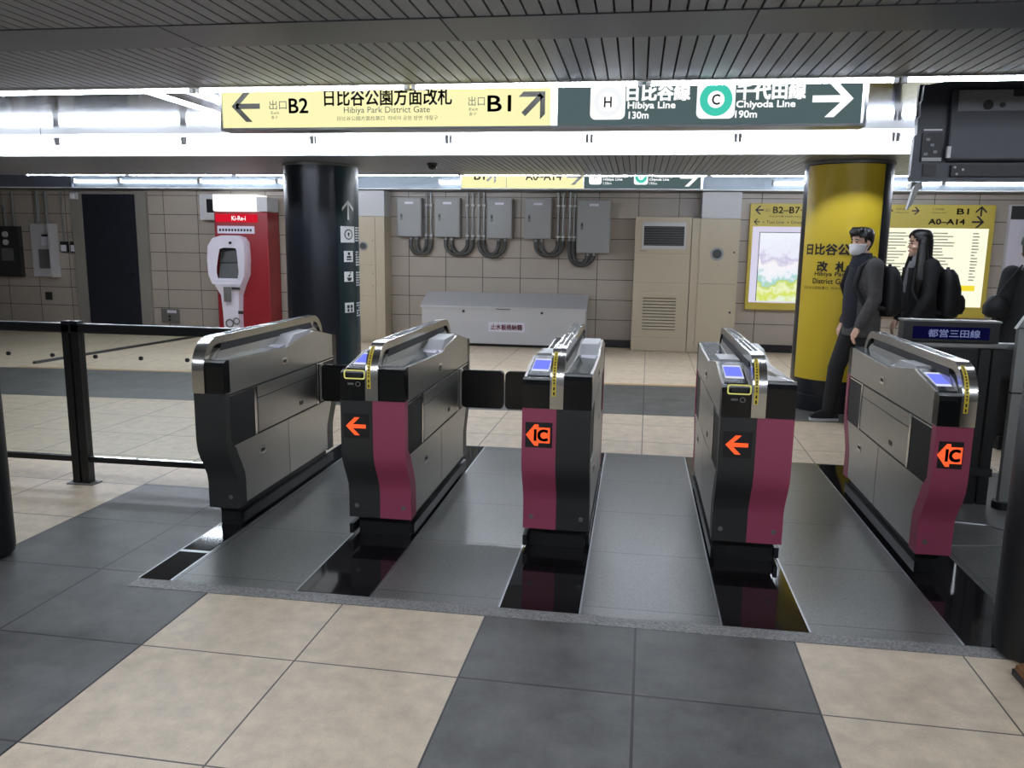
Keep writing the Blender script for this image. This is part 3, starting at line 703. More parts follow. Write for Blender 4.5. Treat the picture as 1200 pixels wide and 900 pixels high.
o = BX('wall_plug', M_['cover'], None, -10.38, -10.26, 12.96, 12.985, .52, .66); tag(o, 'small dark square plate low on the wall under the open switch box', 'plate')
t = thing('floor_socket_panel', 'small grey socket panel low on the wall right of the dark door', 'panel', (-8.0, 12.99, .18))
MB().box(-.16, .16, -.04, 0, 0, .24).build('plate', M_['dullgrey'], t); MB().box(-.04, .13, -.05, -.04, .17, .22).build('tag', M_['boothwhite'], t)
for z in (.04, .10): MB().tube([(.0, -.04, z+.01), (0, -.055, z+.01)], .02, 10).build('socket', M_['matblack'], t)
# photo booth
t = thing('photo_booth', 'red and white photo booth with a lit top and hooded screen, against the back wall', 'photo booth', (-6.40, 12.52, 0))
MB().box(-.46, .47, .0, .44, .005, 2.07, bev=.02).build('cabinet', M_['red'], t)
MB().box(-.46, .29, -.02, .42, 2.075, 2.345, bev=.015).build('lit_top', glow('booth top light', (250, 250, 250), 1.15), t)
MB().box(.295, .47, .0, .42, 2.075, 2.30).build('top_box', M_['lightgrey'], t)
s_ = MB().box(-.42, .30, -.012, .0, 1.90, 2.03).build('lit_sign', glow('booth red sign', (215, 26, 48), .95), t)
words('Ki-Re-i', (-.14, .10, 1.93, 2.0), M_['signwhite'], s_, lambda u, v: (u, -.0145, v), bold=.012)
MB().box(-.40, .24, -.008, .0, 1.72, 1.84).build('caption_strip', M_['boothwhite'], t)
mb = MB()
for k in range(11): mb.box(-.37+k*.053, -.335+k*.053, -.0105, -.008, 1.755, 1.795)
mb.build('caption_print', M_['cover'], t)
out = [(-.44, .90), (-.50, 1.05), (-.51, 1.30), (-.49, 1.52), (-.40, 1.645), (-.25, 1.69), (-.02, 1.69), (.09, 1.66), (.15, 1.58), (.16, 1.30), (.14, 1.05), (.07, .90)]
inn = [(-.34, 1.0), (-.36, 1.08), (-.35, 1.2), (-.32, 1.36), (-.29, 1.47), (-.22, 1.49), (-.1, 1.49), (-.02, 1.485), (.0, 1.45), (.01, 1.3), (.02, 1.1), (.0, 1.0)]
hd = MB(); 
for rr in ((out, inn),):
    o_ = rr[0]; i2 = rr[1]; n = len(o_)
    back = [(u, .0, v) for u, v in o_]; mid = [(u*.97-.005, -.20, v*.985+.02) for u, v in o_]; inner = [(u, -.17, v) for u, v in i2]
    V = [[hd.bm.verts.new(p) for p in L_] for L_ in (back, mid, inner)]
    fs = []
    for A, B in zip(V, V[1:]):
        for k in range(n): fs.append(hd.bm.faces.new((A[k], A[(k+1) % n], B[(k+1) % n], B[k])))
    bmesh.ops.recalc_face_normals(hd.bm, faces=fs)
hood = hd.build('hood', M_['boothwhite'], t, True)
MB().prism([(-.16, .99), (-.09, 1.24), (-.10, 1.26), (-.06, 1.49), (0, 1.49), (0, .99)], 'X', -.335, .005).build('screen', M_['cover'], hood)
MB().tube([(-.09, -.18, 1.57), (-.09, -.205, 1.57)], .022, 10).build('camera_eye', M_['black'], hood)
low = MB(); low.loft([[(-.42+dx, 0, z), (-.40+dx, y, z), (.05-dx, y, z), (.07-dx, 0, z)] for z, y, dx in ((.005, -.09, .09), (.45, -.11, .085), (.72, -.12, .07), (.90, -.19, .0), (.97, -.19, 0))])
low.build('lower_console', M_['boothwhite'], t)
MB().box(-.24, -.12, -.20, -.18, .62, .86).build('delivery_slot', M_['dullgrey'], t)
MB().box(-.10, .04, -.20, -.18, .82, .86).build('coin_slot', M_['cover'], t)
MB().box(-.04, .04, -.125, -.10, .42, .47).build('card_slot', M_['cover'], t)
shape(ring_polys(-.20, .26, .05, .075)+ring_polys(-.08, .30, .04, .06), M_['dullgrey'], t, lambda u, v: (u, -.118, v), 'decoration')
t = thing('speaker_box', 'grey box with dark front at the top left of the photo booth', 'box', (-7.08, 12.99, 1.94))
MB().box(-.17, .14, -.20, 0, 0, .42).build('body', M_['lightgrey'], t); MB().box(-.04, .135, -.21, -.20, .12, .34).build('dark_face', M_['smoke'], t)
t = thing('wall_cabinet', 'light grey wall box between the photo booth and the dark column', 'cabinet', (-5.55, 12.99, 1.98))
MB().box(-.18, .2, -.25, 0, 0, .40, bev=.006).build('body', M_['lightgrey'], t); MB().box(-.155, .175, -.257, -.25, .025, .375).build('door', M_['greypaint'], t)

# beige cabinets with round handles
def pull(parent, x, y, z, r=.075):
    o = MB().tube([(x, y, z), (x, y-.012, z)], r, 28).build('pull_ring', M_['greypaint'], parent, True)
    MB().tube([(x, y-.012, z), (x, y-.016, z)], r*.68, 24).build('pull_recess', M_['cover'], o, True)
t = thing('beige_cabinet', 'tall beige cabinet with round pull, right of the dark column', 'cabinet', (-4.28, 12.62, 0))
MB().box(-.55, .27, .0, .36, .005, 2.02).build('body', M_['beigepaint'], t); MB().box(-.55, .27, .01, .36, 2.024, 2.42).build('upper_box', M_['lightgrey'], t)
MB().box(-.53, .12, -.012, 0, .05, 1.99).build('door', M_['beigepaint'], t); pull(t, -.08, -.012, 1.55)
mb = MB(); 
for z in (.75, 1.25): mb.box(-.53, .12, -.0135, -.012, z, z+.004)
for z in (.9, 1.1, 1.62): mb.box(.07, .085, -.014, -.012, z, z+.03)
mb.build('seam', M_['frame'], t)
t = thing('beige_vent_cabinet', 'wide beige cabinet with a dark top vent and a lower louvre', 'cabinet', (.43, 12.62, 0))
MB().box(-.48, .36, .0, .36, .005, 2.05, bev=.006).build('body', M_['beigepaint'], t)
v_ = MB().box(-.37, .28, -.018, .0, 1.57, 1.97).build('vent', M_['lightgrey'], t)
MB().box(-.345, .255, -.022, -.018, 1.62, 1.91).build('vent_opening', M_['core'], v_)
mb = MB()
for k in range(8): mb.box(-.345, .255, -.028, -.02, 1.635+k*.036, 1.640+k*.036)
mb.build('vent_slat', M_['dullgrey'], v_)
v_ = MB().box(-.36, .22, -.016, .0, .28, .90).build('louvre', M_['beigepaint'], t)
mb = MB()
for k in range(11): mb.box(-.32, .18, -.021, -.015, .34+k*.048, .358+k*.048)
mb.build('louvre_gap', M_['core'], v_)
mb = MB()
for k in range(11): mb.prism([(-.016, .358+k*.048), (-.034, .352+k*.048), (-.016, .385+k*.048)], 'X', -.32, .18)
mb.build('louvre_blade', M_['beigepaint'], v_)
mb = MB(); mb.box(-.47, .35, -.002, 0, 1.50, 1.504); mb.box(-.47, .35, -.002, 0, 1.06, 1.064); mb.box(-.47, .35, -.002, 0, .22, .224); mb.box(-.40, -.3, -.003, 0, 1.53, 1.545); mb.build('seam', M_['frame'], t)
t = thing('beige_door_cabinet', 'narrow beige cabinet with a round pull beside the map board', 'cabinet', (1.20, 12.60, 0))
MB().box(-.40, .30, .02, .38, .005, 2.03).build('body', M_['beigepaint'], t)
MB().box(-.28, .28, .0, .02, .03, 2.02).build('door', M_['beigepaint'], t); pull(t, -.02, 0, 1.51, .10)
MB().box(-.27, .30, .02, .38, 2.034, 2.42).build('upper_box', M_['lightgrey'], t)
mb = MB(); mb.box(-.27, .27, -.002, 0, 1.06, 1.064); mb.box(.20, .23, -.006, 0, .62, .65); mb.box(.22, .24, -.006, 0, 1.52, 1.55); mb.build('seam', M_['cover'], t)
# five grey cabinets in a row with hoses
boxes = [(-3.86, -3.455, 1.71, 2.325), (-3.235, -2.825, 1.71, 2.325), (-2.385, -1.985, 1.70, 2.32), (-1.785, -1.36, 1.70, 2.32), (-.955, -.435, 1.49, 2.31)]
bl = ['leftmost grey wall box in the row above the storage bench, next to the beige cabinet', 'second grey wall box from the left above the storage bench', 'third grey wall box from the left, under the yellow half of the far sign',
      'fourth grey wall box from the left, right of the plain tile gap', 'tallest grey wall box, rightmost of the row, next to the vent cabinet']
for (x0, x1, z0, z1), l in zip(boxes, bl):
    t = thing('wall_box', l, 'electrical box', ((x0+x1)/2, 12.99, z0), 0, 'grey electrical boxes on the back wall'); h = (x1-x0)/2; H = z1-z0
    MB().box(-h, h, -.16, 0, 0, H, bev=.004).build('body', M_['greypaint'], t)
    MB().box(-h+.012, h-.012, -.170, -.16, .012, H-.012, bev=.003).build('door', M_['greypaint'], t)
    b = MB().box(-h+.06, -h+.10, -.178, -.17, H*.5-.05, H*.5+.06).build('latch', M_['dullgrey'], t)
    MB().box(-h+.07, -h+.09, -.181, -.178, H*.5-.0, H*.5+.04).build('keyhole', M_['core'], b)
    MB().box(-.07, .07, -.1725, -.17, H-.10, H-.065).build('name_tag', M_['boothwhite'], t)
pipes = [((-3.40, -3.32), (-3.86, -3.455), 1.71, (-3.66, -3.56)), ((-2.72, -2.63), (-3.235, -2.825), 1.71, (-3.08, -2.98)), ((-2.53, -2.45), (-2.385, -1.985), 1.70, (-2.10, -2.21)),
         ((-1.26, -1.18), (-1.785, -1.36), 1.70, (-1.61, -1.52)), ((-1.07, -1.0), (-.955, -.435), 1.49, (-.68, -.78))]
pn = ['first pair of conduits and hoses from the left, under the leftmost grey wall box', 'second pair of conduits and hoses, under the second grey wall box', 'third pair of conduits and hoses, under the third grey wall box', 'fourth pair of conduits and hoses, left of the tallest wall box', 'rightmost pair of conduits with hoses looping under the tallest wall box']
for (px_, bx_, zb, hx), l in zip(pipes, pn):
    t = thing('conduit_pair', l, 'conduit', (sum(px_)/2, 12.93, 0), 0, 'conduits and hoses on the back wall'); ox = -sum(px_)/2
    for k, (p_, h_) in enumerate(zip(px_, hx)):
        cd = MB().tube([(p_+ox, 0, 1.66), (p_+ox, 0, 2.425)], .018, 10).build('conduit', M_['pipe'], t, True)
        for z in (1.72, 2.20): MB().box(p_+ox-.03, p_+ox+.03, -.025, .06, z, z+.03).build('clamp', M_['lightgrey'], cd)
        d = abs(h_-p_)/2; cx_ = (h_+p_)/2+ox; s = 1 if h_ < p_ else -1
        ztop = zb; path = [(p_+ox, 0, 1.67)]
        for a in range(0, 13):
            aa = pi*a/12; path.append((cx_+s*d*cos(aa), -.02*sin(aa), min(ztop, 1.62)-.01-(.17+.9*max(0, d-.18))*sin(aa)))
        path.append((h_+ox, 0, zb+.0)); 
        hz = MB(); n = len(path); hz.tube(path, .032, 12); hz.build('hose', M_['hose'], t, True)
        MB().tube([(h_+ox, 0, zb-.045), (h_+ox, 0, zb-.004)], .036, 12).build('hose_nut', M_['pipe'], t, True)
# storage bench
t = thing('storage_bench', 'low light grey storage box with a sloping lid and red lettered label', 'storage box', (-2.06, 12.52, 0))
MB().prism([(.0, .05), (.47, .05), (.47, .80), (.0, .62)], 'X', -1.31, 1.30).build('body', M_['lightgrey'], t)
MB().prism([(-.02, .60), (.0, .622), (.46, .812), (.47, .83), (.44, .83), (-.02, .635)], 'X', -1.33, 1.32).build('lid', M_['lightgrey'], t)
MB().box(-1.25, 1.24, .05, .44, .004, .05).build('base', M_['core'], t)  # near-black inset base: the shadow gap below the box put into its colour
for x in (-.63, .62): MB().box(x-.018, x+.018, -.03, -.005, .54, .575).build('lock', M_['cover'], t)
MB().tube([(-.10, -.03, .605), (-.10, -.05, .605), (.12, -.05, .605), (.12, -.03, .605)], .008, 8).build('handle', M_['dullgrey'], t)
lb = MB().box(-.23, .35, -.003, 0, .245, .395).build('label', M_['boothwhite'], t)
words('止水板格納箱', (-.19, .31, .275, .365), mat('red print', (165, 42, 50), .5), lb, lambda u, v: (u, -.0045, v), bold=.015)
# map boards
M_['board'] = mat('map board yellow', (206, 186, 78), .45)
t = thing('map_board', 'yellow framed lit area map left of the yellow column', 'map board', (2.22, 12.99, .67))
bw = lambda d: (lambda u, v: (u-2.22, -d, v-.67))
MB().box(-.55, .62, -.08, 0, 0, 1.60, bev=.006).build('frame', M_['board'], t)
shape([[(1.72, .78), (2.80, .78), (2.80, 1.93), (1.72, 1.93)]], glow('lit map margin', (226, 222, 244), .9), t, bw(.082), 'lit_panel')
def mapmat(name):
    m = glow(name, (255, 255, 255), 1.0); nt = m.node_tree; e = [n for n in nt.nodes if n.type == 'EMISSION'][0]
    tc = nt.nodes.new('ShaderNodeTexCoord'); n = nt.nodes.new('ShaderNodeTexNoise'); n.inputs['Scale'].default_value = 7; n.inputs['Detail'].default_value = 3
    sp = nt.nodes.new('ShaderNodeSeparateXYZ'); ad = nt.nodes.new('ShaderNodeMath'); ad.operation = 'MULTIPLY_ADD'; ad.inputs[1].default_value = 1.0; 
    r = nt.nodes.new('ShaderNodeValToRGB'); c = r.color_ramp; c.interpolation = 'LINEAR'
    cols = [(0, (235, 245, 225)), (.14, (214, 226, 90)), (.24, (240, 246, 200)), (.33, (200, 216, 100)), (.40, (170, 215, 215)), (.46, (240, 244, 250)), (.60, (250, 246, 250)), (.72, (205, 200, 226)), (.8, (235, 235, 250)), (1, (240, 245, 255))]
    c.elements[0].position = 0; c.elements[0].color = lin(cols[0][1]); c.elements[1].position = 1; c.elements[1].color = lin(cols[-1][1])
    for p, col in cols[1:-1]: el = c.elements.new(p); el.color = lin(col)
    nt.links.new(tc.outputs['Object'], n.inputs[0]); nt.links.new(tc.outputs['Object'], sp.inputs[0])
    nm = nt.nodes.new('ShaderNodeMath'); nm.operation = 'MULTIPLY_ADD'; nm.inputs[1].default_value = .55; nm.inputs[2].default_value = -.36
    nt.links.new(n.outputs['Fac'], nm.inputs[0]); nt.links.new(sp.outputs[2], ad.inputs[0]); nt.links.new(nm.outputs[0], ad.inputs[2])
    nt.links.new(ad.outputs[0], r.inputs[0]); nt.links.new(r.outputs[0], e.inputs[0]); return m
shape([[(1.83, .80), (2.78, .80), (2.78, 1.84), (1.83, 1.84)]], mapmat('lit map print'), t, bw(.084), 'map_sheet')
mb = MB()
for a in ((1.822, 1.832, .80, 1.845), (1.822, 2.79, 1.838, 1.848)): mb.face([bw(.086)(*p) for p in ((a[0], a[2]), (a[1], a[2]), (a[1], a[3]), (a[0], a[3]))])
mb.build('map_border', M_['ink'], t)
q = bw(.083); ik = M_['ink']
shape(arrow_polys(1.80, 2.175, .13, pi, wd=.16), ik, t, q, 'arrow'); words('出口', (1.885, 1.955, 2.15, 2.20), ik, t, q); words('B2–B7·C1', (2.0, 2.58, 2.13, 2.225), ik, t, q, bold=.012)
words('日比谷公園 有楽町 Hibiya Park', (1.95, 2.52, 2.065, 2.095), ik, t, q); shape(arrow_polys(1.77, 2.0, .09, pi), ik, t, q, 'arrow'); words('▪ Toei Line  ▪ Ginza  B', (1.86, 2.5, 1.975, 2.02), ik, t, q)
t = thing('map_board', 'wide lit exit guide board with yellow header behind the two walking people', 'map board', (4.1, 12.99, .62))
bw = lambda d: (lambda u, v: (u-4.1, -d, v-.62))
MB().box(-1.22, 1.03, -.08, 0, 0, 1.65, bev=.006).build('frame', M_['board'], t)
shape([[(2.95, .78), (5.06, .78), (5.06, 1.93), (2.95, 1.93)]], glow('lit guide sheet', (255, 254, 226), 1.02), t, bw(.082), 'lit_panel')
q = bw(.0835)
words('B1', (4.60, 4.76, 2.135, 2.215), ik, t, q, bold=.02); shape(arrow_polys(4.93, 2.18, .15, pi/2, wd=.16), ik, t, q, 'arrow')
words('A0–A14', (4.22, 4.72, 1.985, 2.065), ik, t, q, bold=.02); shape(arrow_polys(4.90, 2.025, .17, 0, wd=.16), ik, t, q, 'arrow')
shape(arrow_polys(3.66, 2.18, .10, pi/2), ik, t, q, 'arrow'); shape(arrow_polys(4.06-.03, 2.18, .11, 0), ik, t, q, 'arrow')
words('日比谷線', (3.75, 3.93, 2.19, 2.22), ik, t, q); words('Hibiya Line', (3.75, 3.93, 2.14, 2.165), ik, t, q); words('千代田線', (4.25, 4.42, 2.19, 2.22), ik, t, q); words('Chiyoda Line', (4.25, 4.46, 2.14, 2.165), ik, t, q)
random.seed(3)
for cx0, cx1 in ((3.0, 3.5), (3.65, 4.0), (4.3, 4.62), (4.85, 4.95)):
    z = 1.86; mb = MB()
    while z > 1.15:
        e = cx0+(cx1-cx0)*random.uniform(.4, 1)
        mb.face([bw(.0845)(*p) for p in ((cx0, z-.012), (e, z-.012), (e, z+.006), (cx0, z+.006))])
        z -= .045
    mb.build('fine_print', M_['print'], t)
shape([[(4.2, 1.02), (4.95, 1.02), (4.95, 1.10), (4.2, 1.10)]], glow('yellow strip', (250, 226, 60), .95), t, bw(.0845), 'yellow_strip')
t = thing('poster', 'pale poster with dark header at the right edge of the back wall', 'poster', (5.72, 12.99, .62))
MB().box(-.40, .42, -.05, 0, 0, 1.66).build('frame', M_['lightgrey'], t); MB().box(-.37, .39, -.054, -.05, 1.45, 1.64).build('header', M_['cover'], t); MB().box(-.37, .39, -.054, -.05, .03, 1.44).build('sheet', M_['boothwhite'], t)
# ceiling camera dome
t = thing('dome_camera', 'small black dome camera on the slatted ceiling near the dark column', 'camera', (-2.18, 8.54, ZC))
MB().tube([(0, 0, -.001), (0, 0, -.025)], .055, 18).build('base', M_['cover'], t); MB().ball((0, 0, -.03), (.045, .045, .04), 16, 10).build('dome', M_['black'], t, True)
# ceiling camera by the yellow column
t = thing('ceiling_camera', 'small white bracket camera under the ceiling right of the yellow column', 'camera', (2.95, 9.6, 2.30))
MB().box(-.06, .06, -.10, .05, -.04, .03, bev=.01).build('body', M_['lightgrey'], t); MB().tube([(0, 0, .03), (0, 0, .138)], .015, 8).build('stem', M_['lightgrey'], t)

# ================================================================== HANGING MONITOR (seen from behind)
t = thing('hanging_monitor', 'large black monitor seen from behind, hanging at the upper right', 'monitor', (1.75, 4.1, 1.92))
M_['tv'] = mat('monitor back plastic', (30, 33, 42), .42); M_['tv2'] = mat('monitor back plate', (112, 115, 120), .45, .2)
out = [(-.505, 0), (.55, 0), (.55, .44), (-.40, .44), (-.485, .425), (-.487, .36), (-.493, .35), (-.49, .29), (-.50, .28), (-.497, .21), (-.507, .2), (-.51, .02)]
MB().prism(out, 'Y', .0, .035).build('rear_shell', M_['tv'], t)
MB().box(-.495, .55, .035, .055, .005, .435).build('screen_bezel', M_['black'], t)
MB().box(-.37, .55, -.035, .0, .085, .405, bev=.012).build('back_cover', M_['tv'], t)
pt = MB().box(-.345, .55, -.040, -.035, .305, .395).build('mount_plate', M_['tv2'], t)
for x in (-.22, -.16, .05): MB().tube([(x, -.040, .33), (x, -.043, .33)], .012 if x != -.22 else .022, 12).build('mount_hole', M_['core'], pt)
MB().box(-.12, .05, -.046, -.040, .365, .395).build('mount_hook', M_['core'], pt)
pp = MB().box(-.475, -.385, -.01, .0, .085, .215).build('port_panel', M_['matblack'], t)
for x, z in ((-.45, .185), (-.43, .16), (-.415, .13), (-.455, .12)): MB().box(x-.008, x+.008, -.014, -.01, z-.006, z+.006).build('port', M_['tv2'], pp)
MB().box(-.47, -.39, -.004, 0, .225, .232).build('port_caption', M_['lightgrey'], t)
MB().box(-.47, -.385, -.013, -.005, .088, .104).build('rating_label', M_['greypaint'], t)
MB().box(-.375, -.36, -.05, -.03, .10, .15).build('cable_plug', M_['lightgrey'], t)
mb = MB(); mb.box(-.46, -.40, -.006, 0, .02, .075); mb.box(-.34, .5, -.02, 0, .02, .07); mb.build('vent_cover', M_['matblack'], t)
for x, z in ((-.325, .06), (-.315, .03), (-.29, .05), (.0, .05)): MB().ball((x, -.02, z), .006, 8, 6).build('screw', M_['lightgrey'], t)
for x in (.30, .50): MB().box(x-.03, x+.03, -.06, -.04, .10, .516).build('hanger', M_['matblack'], t)
MB().prism([(-.485, -.02), (-.45, .0), (-.49, -.11), (-.51, -.13)], 'Y', .0, .03).build('lower_arm', M_['dullgrey'], t)
# low object at the right bottom edge
t = thing('floor_stand', 'low brown and black stand foot at the bottom right edge of the view', 'stand', (1.60, 3.04, 0))
MB().box(-.12, .16, -.10, .08, .004, .03, bev=.004).build('base', M_['matblack'], t)
MB().prism([(-.115, .03), (.16, .03), (.16, .075), (-.08, .06), (-.11, .05)], 'Y', -.095, .07).build('wood_block', mat('brown wood', (128, 86, 48), .5, noise=.3, nscale=20), t)
MB().box(-.11, .16, -.10, -.094, .032, .05).build('yellow_edge', M_['yellow'], t)

# ================================================================== PEOPLE
M_['skin'] = mat('skin', (224, 182, 158), .5); M_['hair'] = mat('black hair', (20, 17, 17), .42, noise=.4, nscale=60)
M_['maskw'] = mat('white mask', (232, 232, 236), .6); M_['charcoalcloth'] = mat('charcoal jacket cloth', (78, 76, 76), .8, noise=.25, nscale=30)
M_['blackcloth'] = mat('black cloth', (24, 24, 26), .8, noise=.3, nscale=25); M_['navycloth'] = mat('navy cloth', (26, 28, 42), .75, noise=.3, nscale=25)
M_['greycloth'] = mat('grey knit', (150, 150, 156), .8); M_['bagcloth'] = mat('black bag fabric', (17, 18, 21), .6, noise=.3, nscale=40)
M_['eyew'] = mat('eye', (30, 22, 20), .2); M_['lip'] = mat('lip', (176, 96, 92), .5)
def merged(parts, name, m, parent, voxel=.009, smooth_it=4, disp=0.):
    """parts: MB solids overlapping each other, fused into one continuous skin"""
    o = parts.build(name, m, parent)
    md = o.modifiers.new('r', 'REMESH'); md.mode = 'VOXEL'; md.voxel_size = voxel
    ms_ = o.modifiers.new('s', 'SMOOTH'); ms_.iterations = smooth_it; ms_.factor = .5
    dg = bpy.context.evaluated_depsgraph_get(); me = bpy.data.meshes.new_from_object(o.evaluated_get(dg))
    o.modifiers.clear(); old = o.data; o.data = me; bpy.data.meshes.remove(old); me.name = name
    me.materials.clear(); me.materials.append(m)
    for p in me.polygons: p.use_smooth = True
    return o
def limb(mb, pts, rs, seg=14):
    """tapered round limb with ball joints"""
    for i, p in enumerate(pts): mb.ball(p, rs[i], 14, 10)
    for a, b, ra, rb in zip(pts, pts[1:], rs, rs[1:]): mb.tube([a, b], [ra, rb], seg)
def ell(c, f, b, h, n=20, fx=(1, 0), dz=0.):
    """ring around c; f = reach forward, b = back, h = half width; fx = forward direction in plan"""
    P = []
    for k in range(n):
        t = 2*pi*k/n; u = (f if cos(t) > 0 else b)*cos(t); v = h*sin(t)
        P.append((c[0]+u*fx[0]-v*fx[1], c[1]+u*fx[1]+v*fx[0], c[2]+dz))
    return P
HEADR = [(.0, .066, -.01, .022), (.012, .082, .01, .036), (.035, .088, .03, .050), (.065, .086, .06, .060), (.095, .084, .082, .068), (.13, .087, .092, .073), (.165, .088, .097, .075), (.195, .078, .092, .070), (.218, .058, .074, .054), (.232, .03, .045, .032), (.236, .005, .01, .006)]
def head(mb, c, yaw, sc_=1.):
    fx = (cos(yaw), sin(yaw)); rings = [ell((c[0], c[1], c[2]+z*sc_), f*sc_, b*sc_, h*sc_, 20, fx) for z, f, b, h in HEADR]
    mb.loft(rings)
    L = lambda f, s, z: (c[0]+(f*fx[0]-s*fx[1])*sc_, c[1]+(f*fx[1]+s*fx[0])*sc_, c[2]+z*sc_)
    mb.loft([[L(.082, -.008, .128), L(.082, .008, .128), L(.090, .004, .128), L(.090, -.004, .128)], [L(.08, -.017, .078), L(.08, .017, .078), L(.108, .006, .082), L(.108, -.006, .082)]])
    mb.ball(L(.103, 0, .082), .011*sc_, 10, 8); mb.ball(L(.084, 0, .052), (.014*sc_,)*3, 10, 8); mb.ball(L(.076, 0, .012), .020*sc_, 10, 8)
    for s in (-1, 1): mb.ball(L(-.012, s*.076, .105), (.018*sc_, .012*sc_, .03*sc_), 10, 8); mb.ball(L(.062, s*.042, .078), .020*sc_, 10, 8)
    return L
def hand(mb, w, d, side, r=.0095):
    """palm with four curled fingers and a thumb; w = wrist, d = forward direction"""
    w = Vector(w); d = Vector(d).normalized(); s = Vector(side).normalized(); n = d.cross(s).normalized()
    limb(mb, [tuple(w), tuple(w+d*.05), tuple(w+d*.085)], [.026, .03, .028])
    for k, (o, ln) in enumerate(((-.030, .068), (-.010, .078), (.010, .073), (.028, .058))):
        b = w+d*.09+s*o; m1 = b+d*ln*.45+n*.008; e = m1+d*ln*.35+n*ln*.4
        limb(mb, [tuple(b), tuple(m1), tuple(e)], [r, r*.92, r*.78], 8)
    b = w+d*.035-s*.03; limb(mb, [tuple(b), tuple(b-s*.022+d*.03), tuple(b-s*.026+d*.062)], [r*1.15, r, r*.85], 8)
def shell(mb, c, yaw, sc_, keep, grow):
    """thick partial cap over the head: rings where keep(z, fwd) holds"""
    fx = (cos(yaw), sin(yaw)); n = 28; rows = []
    zs = [z for z, *_ in HEADR]
    def prof(z):
        for a, b in zip(HEADR, HEADR[1:]):
            if a[0] <= z <= b[0]:
                t = (z-a[0])/(b[0]-a[0]); return [a[i]+(b[i]-a[i])*t for i in (1, 2, 3)]
        return list(HEADR[-1][1:])
    Z = [i*.236/26 for i in range(27)]
    grid = {}
    for i, z in enumerate(Z):
        f, b, h = prof(z)
        for k in range(n):
            t = 2*pi*k/n
            for q, gq in ((0, grow[0]), (1, grow[1])):
                ff, bb, hh = f+gq, b+gq, h+gq; u = (ff if cos(t) > 0 else bb)*cos(t); v = hh*sin(t); zz = z+(gq*max(0, (z-.15)/.086))
                grid[i, k, q] = mb.bm.verts.new((c[0]+(u*fx[0]-v*fx[1])*sc_, c[1]+(u*fx[1]+v*fx[0])*sc_, c[2]+zz*sc_))
    ok = {(i, k) for i in range(26) for k in range(n) if keep(Z[i], cos(2*pi*(k+.5)/n), sin(2*pi*(k+.5)/n))}
    for i, k in ok:
        k2 = (k+1) % n
        mb.bm.faces.new((grid[i, k, 1], grid[i, k2, 1], grid[i+1, k2, 1], grid[i+1, k, 1]))
        mb.bm.faces.new((grid[i, k, 0], grid[i+1, k, 0], grid[i+1, k2, 0], grid[i, k2, 0]))
        for (di, dk), (A, B) in {(-1, 0): ((i, k), (i, k2)), (1, 0): ((i+1, k2), (i+1, k)), (0, -1): ((i+1, k), (i, k)), (0, 1): ((i, k2), (i+1, k2))}.items():
            if (i+di, (k+dk) % n) not in ok: mb.bm.faces.new((grid[*A, 0], grid[*B, 0], grid[*B, 1], grid[*A, 1]))
    top = [k for k in range(n) if (25, k) in ok]
    if len(top) == n:
        mb.bm.faces.new([grid[26, k, 1] for k in range(n)]); mb.bm.faces.new([grid[26, k, 0] for k in range(n)][::-1])
    loose = [v for v in mb.bm.verts if not v.link_faces]; bmesh.ops.delete(mb.bm, geom=loose, context='VERTS')
    return mb
def face_bits(t, L, yaw, mask):
    for s in (-1, 1):
        MB().ball(L(.0835, s*.031, .116), (.010, .010, .0055), 10, 8).build('eye', M_['eyew'], t, 'all')
        MB().tube([L(.088, s*.014, .137), L(.087, s*.032, .142), L(.075, s*.05, .136)], [.0035, .0045, .003], 8).build('eyebrow', M_['hair'], t, 'all')
    if not mask: MB().ball(L(.094, 0, .046), (.010, .014, .006), 10, 8).build('mouth', M_['lip'], t, 'all')
